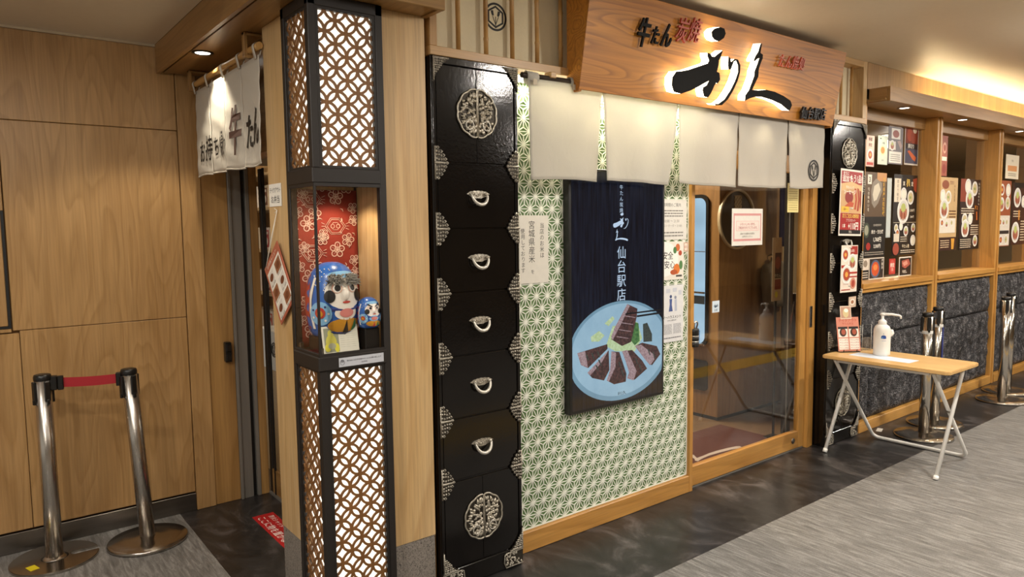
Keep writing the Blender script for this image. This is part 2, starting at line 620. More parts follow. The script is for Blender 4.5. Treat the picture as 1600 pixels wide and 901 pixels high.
def emit_mat(name, c, s, var=.06):
    m, nt, b = newmat(name)
    nt.nodes.remove(b)
    n = nd(nt, 'ShaderNodeTexNoise', {0: obj_co(nt), 'Scale': 5.0, 'Detail': 1.0})
    cc = mixc(nt, n.outputs[0], [x * (1 - var) for x in c], c)
    e = nd(nt, 'ShaderNodeEmission', {0: cc, 1: s})
    nt.links.new(e.outputs[0], nt.nodes['Material Output'].inputs[0])
    return m


LANTERN_LIGHT = emit_mat('lit_lantern_diffuser', (1.0, .9, .76), 1.5)
LETTER_LIGHT = emit_mat('lit_letter_side', (1.0, .86, .62), 7.0)
LED_BAR = emit_mat('lit_led_bar', (1.0, .92, .7), 2.5)
LENS = emit_mat('lit_downlight_lens', (1.0, .92, .8), 9.0)
COLD_LIGHT = emit_mat('lit_cooler_panel', (.5, .76, 1.0), 1.1, .45)
COVE = emit_mat('lit_cove_strip', (1.0, .78, .45), 5.0)

# ================================================================== THE SETTING
def struct(name, mb, mats, parent=None):
    return mb.build(name, mats, parent, kind=None if parent else 'structure')


# floor -----------------------------------------------------------
b = MB()
b.box(-7, .94, -6, 4.44, -.12, 0).box(.94, 17, -6, 2.15, -.12, 0)
struct('floor', b, FLOOR_GREY)
b = MB()
b.box(.94, 17, 2.15, 2.86, -.12, 0).box(.94, 1.62, 2.86, 4.44, -.12, 0)
struct('floor_border', b, FLOOR_BLACK)
m_in = wood('inner_floor_board', srgb('#7d654a'), srgb('#6a543c'), 'X', .5, 2, 1, srgb('#54412d'), .3)
struct('floor_interior', MB().box(1.62, 17, 2.86, 7.0, -.12, 0).box(1.0, 1.62, 4.44, 7.0, -.12, 0), m_in)
b = MB()
for k in range(6):
    b.box(-6.9, 16.9, .452 + k * .056, .485 + k * .056, .0, .005)
b.box(-6.9, 16.9, .445, .785, 0, .002)
struct('floor_tactile_strip', b, plain('#c09a2c', .6))

# ceilings ---------------------------------------------------------
struct('ceiling', MB().box(-7, .941, -6, 4.5, 2.68, 2.95).box(.941, 17, -6, 2.66, 2.84, 2.95), CEILING)
struct('ceiling_interior', MB().box(1.63, 17, 2.87, 7.0, 2.72, 2.84).box(1.0, 1.62, 4.56, 7.0, 2.72, 2.84), plaster_mat('inner_ceiling', srgb('#b7a98c'), srgb('#a99b7e'), 20, .7, .05))
struct('wall_opposite', MB().box(-7, 17, -6.2, -6.0, 0, 2.95), CORRIDOR_WALL)
struct('wall_end_blocker', MB().box(17.0, 17.1, -6.2, 7.1, 0, 2.95), plaster_mat('end_blocker_plaster', srgb('#b3a184'), srgb('#a59376'), 10, .8, .05))  # unseen, added to keep the bright open end out of window reflections
struct('wall_back', MB().box(1.0, 17, 7.0, 7.1, 0, 2.8), plaster_mat('inner_wall', srgb('#9c8a6c'), srgb('#8d7b5e'), 12, .8, .05))

# left wall: oak panels with open joints ---------------------------
wl = struct('wall_left', MB().box(-7, 1.47, 4.432, 4.55, 0, 2.72), plain('#6b4a24', .8))
pan = [(-1.70, -.602, .112, 1.152), (-.60, .2305, .112, 1.141), (.2335, 1.034, .112, 1.152),
       (-1.70, -.604, 1.155, 2.2165), (-.60, -.21, 1.155, 2.2165), (.206, 1.034, 1.155, 2.2165), (-.20, .20, 1.764, 2.2165), (-.2, .2, 1.147, 1.166),
       (-1.70, -.604, 2.2195, 2.668), (-.60, 1.034, 2.2195, 2.668), (-7, -1.704, .112, 2.668)]
for x0, x1, z0, z1 in pan:
    MB().box(x0, x1, 4.41, 4.432, z0, z1, 0, .0025).build('wood_panel', WOOD_WALL, wl)
# flush service hatch with a black reveal
h = MB().box(-.19, .188, 4.412, 4.43, 1.180, 1.752, 0, .002).build('service_hatch', WOOD_WALL, wl)
b = MB()
b.box(.188, .20, 4.408, 4.43, 1.168, 1.764).box(-.2, -.19, 4.408, 4.43, 1.168, 1.764).box(-.19, .188, 4.408, 4.43, 1.752, 1.764).box(-.19, .188, 4.408, 4.43, 1.168, 1.18)
b.build('hatch_reveal', BLACK_DARK, wl)
# corner boards and shutter jamb of the take-out entrance
MB().box(1.037, 1.146, 4.40, 4.432, .0, 2.535, 0, .003).build('corner_board', WOOD_WALL, wl)
MB().box(1.148, 1.295, 4.412, 4.432, .0, 2.535, 0, .002).build('shutter_cover', WOOD_BROWN_Z, wl)
b = MB()
b.box(1.295, 1.312, 4.395, 4.432, 0, 2.3, 0, .002).box(1.312, 1.372, 4.408, 4.432, 0, 2.3)
b.box(1.396, 1.418, 4.398, 4.432, 0, 2.3, 0, .002)
b.build('shutter_guide', STEEL_DARK, wl)
MB().box(1.372, 1.396, 4.425, 4.432, 0, 2.3).build('guide_slot', BLACK_DARK, wl)
MB().box(1.418, 1.468, 4.402, 4.432, 0, 2.3, 0, .002).build('door_jamb', WOOD_BROWN_Z, wl)
b = MB()
b.box(1.232, 1.268, 4.37, 4.412, .865, .985, 0, .004).box(1.236, 1.264, 4.36, 4.372, .875, .915, 0, .003).box(1.236, 1.264, 4.36, 4.372, .93, .975, 0, .003)
b.build('shutter_latch', BLACK_PLASTIC, wl)
struct('baseboard_left', MB().box(-7, 1.035, 4.402, 4.432, .0, .104, 0, .002), STEEL_PLATE)
struct('trim_1', MB().box(-7, .941, 4.398, 4.432, 2.668, 2.6805, 0, .001), plain('#b7a68a', .6))

# soffit over the take-out entrance and the lantern column ----------
so = struct('ceiling_soffit', MB().box(.963, 1.60, 2.52, 2.66, 2.552, 2.84).box(.963, 1.60, 2.66, 4.40, 2.552, 2.71), plain('#33220f', .8))
b = MB()
b.box(.941, .963, 2.50, 4.408, 2.525, 2.679, 0, .002).box(.9415, .963, 2.50, 2.64, 2.679, 2.84)
b.build('fascia_board', WOOD_BROWN, so)
MB().box(.963, 1.622, 2.498, 2.520, 2.525, 2.84, 0, .002).build('fascia_board', WOOD_BROWN_X, so)
MB().box(1.600, 1.622, 2.522, 2.648, 2.527, 2.84).build('fascia_return', WOOD_BROWN, so)
b = MB()
b.box(.978, 1.176, 2.536, 4.398, 2.533, 2.552).box(1.178, 1.598, 2.536, 2.648, 2.533, 2.552).box(1.178, 1.6, 2.648, 4.398, 2.533, 2.552)
b.build('soffit_board', WOOD_BROWN, so)
MB().box(1.182, 1.30, 3.206, 4.398, 2.02, 2.532).build('door_lintel', WOOD_BROWN, so)


def downlight(x, y, z, rr=.045, parent=None, bez=BLACK_PLASTIC):
    o = thing('recessed_downlight', None, None, T(x, y, z))
    MB().lathe([(rr * .80, .0), (rr * 1.12, -.0005), (rr * 1.15, -.004), (rr * .86, -.006), (rr * .80, -.002)][::-1], 28).build('bezel', bez, o)
    MB().lathe([(rr * .78, -.0035), (rr * .78, -.0015)], 24).build('lens', LENS, o)
    return o


o = downlight(1.03, 3.80, 2.533)
tag(o, 'round downlight recessed in the brown soffit over the take-out curtain', 'downlight')
lamp('soffit_spot', 'SPOT', (1.03, 3.80, 2.52), 32, (1, .9, .72), .03, (R(0), R(9), 0), 105, blend=.35)

# corner pillar -----------------------------------------------------
Lsh = [(1.398, 2.652), (1.613, 2.652), (1.613, 3.20), (1.12, 3.20), (1.12, 2.892), (1.398, 2.892)]
Lin = [(1.398, 2.655), (1.611, 2.655), (1.611, 3.197), (1.123, 3.197), (1.123, 2.892), (1.398, 2.892)]
pl = MB().prism(Lsh, .286, 2.532).build('wall_pillar', WOOD_PALE, kind='structure')
MB().prism(Lin, 0, .286).build('granite_plinth', GRANITE, pl)
MB().box(1.613, 1.638, 2.69, 2.86, 0, 2.84).build('pillar_trim', WOOD_BROWN_Z, pl)

# front wall carrying the chests, lattice and door -------------------
b = MB()
b.box(1.613, 3.49, 2.762, 2.86, 0, 2.84).box(3.49, 4.945, 2.80, 2.87, 2.12, 2.84).box(4.945, 5.455, 2.762, 2.86, 0, 2.84)
b.box(1.47, 1.613, 2.86, 2.87, 0, 2.84)
wf = struct('wall_front', b, plain('#4c3822', .8))
struct('trim_2', MB().box(2.108, 3.49, 2.722, 2.762, 0, .104, 0, .003), WOOD_GOLD_X)

# transom with bamboo poles ------------------------------------------
tr = struct('transom', MB().box(1.64, 5.455, 2.735, 2.762, 2.385, 2.84), PLASTER)
for x0, x1, z0, z1, mt in ((1.64, 5.455, 2.385, 2.424, WOOD_PALE_X), (1.676, 5.40, 2.795, 2.84, WOOD_PALE_X), (1.64, 1.676, 2.424, 2.84, WOOD_BROWN_Z), (5.40, 5.455, 2.424, 2.84, WOOD_PALE)):
    MB().box(x0, x1, 2.65, 2.735, z0, z1, 0, .002).build('frame_rail', mt, tr)


def bamboo_mesh(seed):
    rnd = random.Random(seed)
    prof, z = [(.0105, 0)], 0
    node = rnd.uniform(.05, .3)
    while node < .36:
        prof += [(.0108, node - .008), (.0128, node - .003), (.0116, node), (.0126, node + .003), (.0104, node + .009)]
        node += rnd.uniform(.16, .22)
    prof += [(.0105, .371)]
    return MB().lathe(prof, 12)


for k in range(24):
    bamboo_mesh(k).build('bamboo_pole', BAMBOO, tr, T(1.821 + .1525 * k, 2.705, 2.424))


def crest(mb, cx, cy, rr, z0, z1, mat=0):
    mb.ring(cx, cy, rr, rr, rr * .15, z0, z1, mat, 40)
    hexo = [(cx + rr * .80 * math.cos(R(30 + 60 * i)), cy + rr * .80 * math.sin(R(30 + 60 * i))) for i in range(6)]
    hexi = [(cx + rr * .655 * math.cos(R(30 + 60 * i)), cy + rr * .655 * math.sin(R(30 + 60 * i))) for i in range(6)]
    for i in range(6):
        j = (i + 1) % 6
        mb.prism([hexo[i], hexo[j], hexi[j], hexi[i]], z0, z1, mat)
    q = lambda pts: mb.prism([(cx + x * rr, cy + y * rr) for x, y in pts], z0, z1, mat)
    q([(-.42, .40), (-.22, .44), (-.16, .10), (-.26, .04), (-.36, .16)])
    q([(.42, .40), (.22, .44), (.16, .10), (.26, .04), (.36, .16)])
    for s in (-1, 0, 1):
        q([(s * .26 - .025, .02), (s * .26 + .025, .02), (s * .05 + .02, -.46), (s * .05 - .02, -.46)])
    q([(-.05, -.42), (.05, -.42), (.03, -.62), (-.03, -.62)])


for cx in (2.052, 5.055):
    b = MB()
    crest(b, 0, 0, .064, 0, .0012)
    b.build('crest_mark', INK, tr, FR(cx, 2.7345, 2.625))

# ------------------------------------------------------------------ window wall on the right
b = MB()
b.box(5.456, 17, 2.66, 2.86, 2.645, 2.84).box(5.49, 17, 2.74, 2.86, 0.0, 1.11)
wr = struct('wall_right', b, plain('#241c14', .8))
MB().box(5.456, 17, 2.648, 2.66, 2.646, 2.838).build('upper_board', WOOD_BROWN_Z, wr)
MB().box(5.456, 17, 2.636, 2.66, 2.838, 2.8405).build('ceiling_bead', plain('#b9a684', .6), wr)
fa = MB().box(5.484, 17, 2.492, 2.516, 2.54, 2.646, 0, .002).build('fascia_board', WOOD_BROWN_X, wr)
MB().box(5.484, 5.50, 2.516, 2.648, 2.542, 2.646, 0, .001).build('fascia_return', WOOD_BROWN, wr)
MB().box(5.456, 17, 2.516, 2.86, 2.548, 2.562).build('fascia_soffit', WOOD_BROWN_X, wr)
MB().box(6.30, 17, 2.585, 2.60, 2.575, 2.590).build('cove_strip', COVE, wr)
lamp('cove_lamp', 'AREA', (11.4, 2.60, 2.61), 70, (1, .76, .42), 10.2, (R(180), 0, 0), size_y=.05)

POSTS = [6.762, 8.212, 9.662, 11.112, 12.562]
struct('trim_3', MB().box(5.456, 5.49, 2.66, 2.86, 0, 2.548, 0, .002), WOOD_GOLD)
for i, x in enumerate(POSTS):
    struct('trim_%d' % (i + 4), MB().box(x, x + .104, 2.662, 2.86, 0, 2.548, 0, .003).box(x + .04, x + .064, 2.652, 2.664, 0.0, 2.548, 0, .002), WOOD_GOLD)
lo = 5.49
for i, x in enumerate(POSTS):
    hi = x
    wn = struct('window_%d' % (i + 1), MB().box(lo, hi, 2.765, 2.86, 2.452, 2.548, 0, .002), WOOD_BROWN_X)
    MB().box(lo, hi, 2.650, 2.765, 1.135, 1.178, 0, .003).box(lo, hi, 2.765, 2.86, 1.11, 1.178).build('window_sill', WOOD_GOLD_X, wn)
    MB().box(lo, hi, 2.664, 2.74, 1.105, 1.135, 0, .002).build('sill_apron', WOOD_GOLD_X, wn)
    MB().box(lo + .006, hi - .006, 2.812, 2.82, 1.178, 2.452).build('pane', GLASS, wn)
    MB().box(lo, lo + .01, 2.795, 2.86, 1.178, 2.452).box(hi - .01, hi, 2.795, 2.86, 1.178, 2.452).build('glazing_bead', WOOD_BROWN_Z, wn)
    struct('baseboard_right' if i == 0 else 'baseboard_right_%d' % (i + 1), MB().box(lo, hi, 2.655, 2.74, 0, .082, 0, .003), WOOD_GOLD_X)
    # split-face stone blocks below the sill
    from mathutils import noise as mn
    xs = {0: [lo, 5.708, hi]}.get(i, [lo, hi])
    blocks = [(a + .002, c - .002, .084, .741) for a, c in zip(xs, xs[1:])] + [(lo + .002, hi - .002, .747, 1.104)]
    for (a, c, z0, z1) in blocks:
        nx, nz = max(6, int((c - a) / .028)), int((z1 - z0) / .028)
        g = []
        for kz in range(nz + 1):
            row = []
            for kx in range(nx + 1):
                X, Z = a + (c - a) * kx / nx, z0 + (z1 - z0) * kz / nz
                e = min(kx, nx - kx, kz, nz - kz)
                d = mn.noise((X * 7, Z * 9, 3.1)) * .016 + mn.noise((X * 25, Z * 25, 8.0)) * .009
                d = (d + .020) * (0 if e == 0 else .8 if e == 1 else 1)
                row.append((X, Z, d))
            g.append(row)
        MB(FR(0, 2.70, 0)).shell(g, .04).build('stone_block', STONE, wr)
    lo = x + .104

for x in (5.98, 7.12, 8.55, 9.98, 11.4):
    o = downlight(x, 2.605, 2.548, .045, bez=PEWTER_SMOOTH)
    tag(o, 'small downlight in the fascia soffit above the poster windows', 'downlight', 'downlights over the poster windows')
    lamp('fascia_spot', 'SPOT', (x, 2.605, 2.535), 9, (1, .86, .62), .03, (0, 0, 0), 120)

for x, y in HALL_LIGHTS:  # unseen dome fittings added along with the fill lamps
    o = thing('added_ceiling_lamp', 'unseen white dome lamp added on the corridor ceiling to light the upper walls', 'ceiling lamp', T(x, y, 2.68 if x < .9 else 2.84), 'added corridor ceiling lamps')
    MB().lathe([(.03, -.055), (.075, -.05), (.10, -.03), (.105, -.012)], 28).build('diffuser', LENS, o)
    MB().lathe([(.11, -.014), (.115, -.008), (.115, 0)], 28).build('rim', WHITE_PAINT, o)

# ------------------------------------------------------------------ sliding glass entrance door
struct('trim_9', MB().box(3.49, 3.522, 2.722, 2.80, 0, 2.12, 0, .002), WOOD_GOLD)
struct('trim_10', MB().box(4.856, 4.945, 2.735, 2.80, 0, 2.12, 0, .002).box(4.862, 4.90, 2.728, 2.735, 0, 2.12), WOOD_GOLD)
d1 = struct('door_1', MB().box(3.524, 4.852, 2.80, 2.812, .0, .012), BLACK_DARK)
MB().box(3.526, 3.556, 2.752, 2.792, .012, 2.118, 0, .002).build('stile', WOOD_GOLD, d1)
MB().box(4.778, 4.850, 2.752, 2.792, .012, 2.118, 0, .002).build('stile', WOOD_GOLD, d1)
MB().box(3.556, 4.778, 2.752, 2.792, .014, .138, 0, .002).build('bottom_rail', WOOD_GOLD_X, d1)
MB().box(3.556, 4.778, 2.752, 2.792, 2.0, 2.118, 0, .002).build('top_rail', WOOD_GOLD_X, d1)
MB().box(3.556, 4.778, 2.768, 2.776, .138, 2.0).build('pane', GLASS, d1)
b = MB()
b.box(3.53, 4.85, 2.757, 2.790, .0, .010)
b.build('door_track', STEEL_DARK, d1)
b = MB(FR(4.712, 2.752, .075))
b.lathe([(.0, -.001), (.021, -.001), (.021, .003), (.017, .006), (.0, .006)], 20)
b.build('floor_bolt', STEEL_PLATE, d1)
# second leaf edge behind the first, dark metal uprights seen through the glass
b = MB()
b.box(4.69, 4.715, 2.82, 2.84, 0, 2.1).box(4.735, 4.775, 2.815, 2.85, 0, 2.1)
b.build('rear_leaf_edge', BLACK_METAL, d1)
MB().box(4.716, 4.734, 2.82, 2.835, 0, 2.1).build('rear_leaf_edge', STEEL_DARK, d1)
# recessed pull plate on the right jamb
b = MB(FR(4.872, 2.729, .895))
b.box(-.017, .017, 0, .155, 0, .006, 0, .002)
b.box(-.010, .010, .012, .143, .004, .0065, 1)
for k in range(6):
    b.ell(0, .028 + k * .02, .004, .004, .006, .009, 0, 8)
b.build('pull_plate', [STEEL, BLACK_DARK], d1)
# black cylinder lock on the left stile
lk = MB(T(3.532, 2.728, .905)).lathe([(.026, 0), (.029, .003), (.029, .029), (.026, .031)], 20, 0).lathe([(.026, .037), (.029, .04), (.029, .062), (.026, .064)], 20, 0).lathe([(.026, .07), (.029, .073), (.029, .108), (.026, .112)], 20, 0).build('combination_lock', BLACK_PLASTIC, d1)
b = MB(T(3.532, 2.728, .905))
b.lathe([(.0285, .031), (.0285, .037)], 20).lathe([(.0285, .064), (.0285, .07)], 20)
b.tube([(-.0, 0, .11), (.0, 0, .135), (.006, 0, .15), (.018, 0, .155), (.028, 0, .15), (.033, 0, .135), (.033, .01, .11)], .005, 8)
b.build('lock_shackle', STEEL, lk)

# ------------------------------------------------------------------ restaurant interior seen through the glass
lamp('inner_lamp', 'AREA', (4.2, 4.6, 2.66), 110, (1, .82, .58), .8)
lamp('inner_lamp', 'AREA', (7.6, 4.6, 2.66), 80, (1, .82, .58), .8)
lamp('inner_lamp', 'AREA', (10.6, 4.6, 2.66), 80, (1, .82, .58), .8)
ib = thing('wood_clad_counter_block', 'oak clad partition block standing inside behind the glass door', 'partition', T(4.962, 3.586, 0))
MB().box(0, .94, 0, 1.9, .03, 2.6, 0, .003).build('cladding', WOOD_INNER, ib)
MB().box(.01, .93, .01, 1.89, 0, .03).build('plinth', BLACK_DARK, ib)
# round framed lattice window on its face
b = MB(FR(.225, -.0, 1.690))
b.ell(0, 0, .235, .235, -.004, .004, 0, 48)
b.build('round_window', plain('#4b3e30', .35), ib)
MB(FR(.225, -.0, 1.690)).ring(0, 0, .252, .252, .018, -.004, .02, 0, 56).build('round_frame', plain('#cdbf9f', .4), ib)
# cold-lit kitchen opening on the side face
def rrect(x0, x1, y0, y1, rr, n=6):
    P = []
    for cx, cy, a0 in ((x1 - rr, y1 - rr, 0), (x0 + rr, y1 - rr, 90), (x0 + rr, y0 + rr, 180), (x1 - rr, y0 + rr, 270)):
        P += [(cx + rr * math.cos(R(a0 + 90 * i / n)), cy + rr * math.sin(R(a0 + 90 * i / n))) for i in range(n + 1)]
    return P


b = MB(FL(0, 0, 0))
b.prism(rrect(-.95, -.10, .62, 1.90, .07), .0, .018)
b.build('opening_frame', BLACK_PLASTIC, ib)
b = MB(FL(0, 0, 0))
b.prism(rrect(-.93, -.125, .645, 1.87, .06), .018, .022)
b.build('cold_panel', COLD_LIGHT, ib)
b = MB(FL(0, 0, 0))
b.box(-.93, -.125, 1.07, 1.085, .02, .035).box(-.93, -.125, 1.42, 1.426, .02, .025).box(-.93, -.125, .98, 1.05, .02, .024, 1)
b.build('shelf_edge', [STEEL, plain('#39424d', .4)], ib)
b = MB(FL(0, 0, 0))
b.prism(rrect(-.9, -.10, .24, .50, .03), .0, .015)
b.build('lower_hatch', plain('#1c1a18', .25), ib)
gl = glass_mat('tumbler_glass', (.75, .88, .97), 1.45, .12)
for k in range(7):
    MB().lathe([(.026, 0), (.032, .11), (.030, .112), (.024, .004)], 14).build('water_glass', gl, None, T(4.870, 3.74 + .07 * k, .655), 'clear water glass in the cold lit opening behind the door', 'glass', 'water glasses in the cold lit opening')
MB().box(-.13, -.052, .11, .87, .640, .655, 0, .002).box(-.06, -.02, .11, .87, .628, .64).build('glass_ledge', STEEL, ib)

# door mat with a brush mark
b = MB().box(3.6, 4.88, 2.90, 3.5, 0, .008, 0, .002)
mt = b.build('door_mat', plain('#54302a', .95), None, None, 'dark red door mat with white brush mark inside the entrance', 'mat')
# narrow post with menu, blue curtain strip and bench
b = MB().box(0, .05, 0, .5, .0, .42, 0, .004).box(.0, .45, 0, .5, .42, .47, 0, .006).box(.40, .45, 0, .5, .0, .42, 0, .004).box(.0, .05, 0, .5, .47, 1.02, 0, .006)
b.build('dining_bench', plain('#3b2417', .4), None, T(5.92, 3.30, 0), 'dark wooden bench with a tall end inside the restaurant', 'bench')
g = []
for i in range(15):
    g.append([(x / 12 * .16, 1.20 + i * .09, .006 * math.sin(x * 1.3)) for x in range(13)])
MB().shell(g, .003).build('blue_curtain', plain('#1e1d3c', .9), None, FR(5.62, 3.45, .25), 'narrow dark blue cloth hanging inside the glass door', 'curtain')

# olive jacket hanging on the partition
jk = thing('hanging_jacket', 'olive grey jacket hanging on the inner partition behind the glass door', 'jacket', T(5.66, 3.505, .93))
b = MB()
vs, fs = [], []
prof = [(.13, .075, 0), (.135, .078, .10), (.13, .075, .22), (.145, .07, .32), (.12, .055, .37), (.05, .04, .40), (.045, .038, .425)]
for i, (rx, ry, z) in enumerate(prof):
    for k in range(24):
        a = 2 * PI * k / 24
        wv = 1 + .05 * math.sin(a * 5 + i) * (1 - i / 7)
        vs.append((rx * math.cos(a) * wv, ry * math.sin(a) * wv, z))
for i in range(len(prof) - 1):
    for k in range(24):
        p, q = i * 24 + k, i * 24 + (k + 1) % 24
        fs.append((p, q, q + 24, p + 24))
fs.append([k for k in range(24)][::-1])
fs.append([(len(prof) - 1) * 24 + k for k in range(24)])
b.add(vs, fs, 0, True)
JK = plain('#6f6552', .6)
b.build('body', JK, jk)
for s in (-1, 1):
    MB().tube([(s * .11, 0, .345), (s * .155, -.01, .28), (s * .165, -.02, .16), (s * .16, -.025, .03)], [.05, .048, .042, .038], 12).build('sleeve', JK, jk)
MB().tube([(0, .07, .44), (0, .0, .455), (0, -.0, .425)], .006, 8).build('hook', STEEL_DARK, jk)

# ================================================================== LACQUER CHEST FRONTS
def smooth_outline(fn, n):
    return [fn(2 * PI * i / n) for i in range(n)]


def make_medallion():
    """round pierced mount: scalloped rim in two halves, leaves, bosses"""
    rnd = random.Random(3)
    plate, leaves = MB(), MB()
    sc = lambda t, k=1.0: (.103 + .0045 * abs(math.sin(t * 6))) * k
    for s in (-1, 1):
        half = [(s * .0028, -sc(-PI / 2) * .98)] + [(s * max(.0028, math.cos(t) * sc(t)), math.sin(t) * sc(t)) for t in [-PI / 2 + PI * i / 44 for i in range(1, 44)]] + [(s * .0028, sc(PI / 2) * .98)]
        plate.prism(half, 0, .003, 0)
        path = [(x, y, .006) for x, y in half] + [(half[0][0], half[0][1], .006)]
        leaves.tube(path, .0042, 6, 1)
    for k in range(150):
        a, q = rnd.uniform(0, 2 * PI), .094 * math.sqrt(rnd.uniform(.03, 1))
        x, y = q * math.cos(a), q * math.sin(a)
        if abs(x) < .009 or abs(x) > .095:
            continue
        d = a + rnd.uniform(-.7, .7)
        L = rnd.uniform(.016, .030)
        leaves.tube([(x - L * math.cos(d) * .5, y - L * math.sin(d) * .5, .004), (x, y, .010), (x + L * math.cos(d) * .5, y + L * math.sin(d) * .5, .005)], [.0025, rnd.uniform(.005, .0085), .0015], 6, 0)
    for s in (-1, 1):
        for k in range(16):
            leaves.ball((s * (.03 + rnd.uniform(-.014, .014)), rnd.uniform(-.025, .02), .007), .0055, .0055, .005, 6, 4, 0)
    return plate, leaves


def make_side_mount():
    """half-diamond corner mount, scalloped and pierced; local x into the drawer"""
    pts = [(0, -.073)]
    n = 9
    for i in range(n):
        t = (i + .5) / n
        w = .066 * (1 - abs(2 * t - 1)) ** .55
        y = -.073 + .146 * t
        pts += [(w + .004, y - .0065), (w + .0075, y), (w + .004, y + .0065)]
    pts.append((0, .073))
    mb = MB()
    mb.prism(pts, 0, .003)
    rnd = random.Random(5)
    for i in range(n):
        t = (i + .5) / n
        w = .066 * (1 - abs(2 * t - 1)) ** .55
        y = -.073 + .146 * t
        mb.tube([(w - .004, y - .006, .004), (w + .003, y, .007), (w - .004, y + .006, .004)], .0026, 5, 1)
        q = .010
        while q < w - .006:
            mb.ball((q, y + rnd.uniform(-.003, .003), .004), .0052, .0058, .0045, 6, 4, 1)
            q += .0125
    mb.tube([(0.003, -.07, .004), (.003, .07, .004)], .003, 5, 1)
    mb.tube([(0.0, 0, .005), (.062, 0, .006)], [.0065, .003], 6, 1)
    return mb


def make_corner_mount():
    pts = [(0, 0), (.082, 0)]
    for i in range(8):
        t = i / 7
        x, y = .078 * (1 - t) + .002, .10 * t + .003
        k = .012 * math.sin(PI * t)
        pts += [(x - k + .005, y - k * .6 - .002), (x - k, y - k * .6 + .006)]
    pts += [(0, .104)]
    mb = MB()
    mb.prism(pts, 0, .003)
    rnd = random.Random(9)
    for i in range(9):
        for j in range(11):
            x, y = .008 + i * .0088, .008 + j * .0094
            if x / .078 + y / .10 < .93:
                mb.ball((x + rnd.uniform(-.002, .002), y, .003), .0045, .0045, .0042, 6, 4, 1)
    mb.tube([(.0, .004, .004), (.08, .004, .004)], .003, 5, 1).tube([(.004, 0, .004), (.004, .10, .004)], .003, 5, 1)
    return mb


def make_handle():
    plate = MB()
    pts = []
    for i in range(14):
        t = i / 13
        x = -.052 + .104 * t
        pts.append((x, .006 + .007 * math.sin(PI * t) + .003 * abs(math.sin(t * 5 * PI))))
    bot = []
    for i in range(14):
        t = i / 13
        x = .052 - .104 * t
        bot.append((x, -.004 - .014 * math.sin(PI * t) - .003 * abs(math.sin(t * 4 * PI))))
    plate.prism([(-.062, 0)] + pts + [(.062, 0)] + bot, 0, .004)
    rnd = random.Random(4)
    for k in range(26):
        x = rnd.uniform(-.05, .05)
        plate.ball((x, rnd.uniform(-.010, .008) * (1 - abs(x) * 12 * .8), .004), .004, .004, .004, 6, 4)
    for s in (-1, 1):
        plate.ball((s * .04, .0, .010), .009, .009, .010, 10, 6)
    bail = MB()
    path = [(.043 * math.cos(a), -.002 + .046 * math.sin(a), .014 + .014 * math.sin(-a)) for a in [PI + PI * i / 20 for i in range(21)]]
    rad = [.0045 + .0035 * math.sin(PI * i / 20) for i in range(21)]
    bail.tube(path, rad, 10)
    return plate, bail


_hw = {}


def hw(kind, fn, mats):
    """shared mesh data for repeated mounts"""
    if kind not in _hw:
        o = fn().build(kind, mats)
        _hw[kind] = o.data
        bpy.data.objects.remove(o)
    return _hw[kind]


med_p, med_l = make_medallion()
han_p, han_b = make_handle()


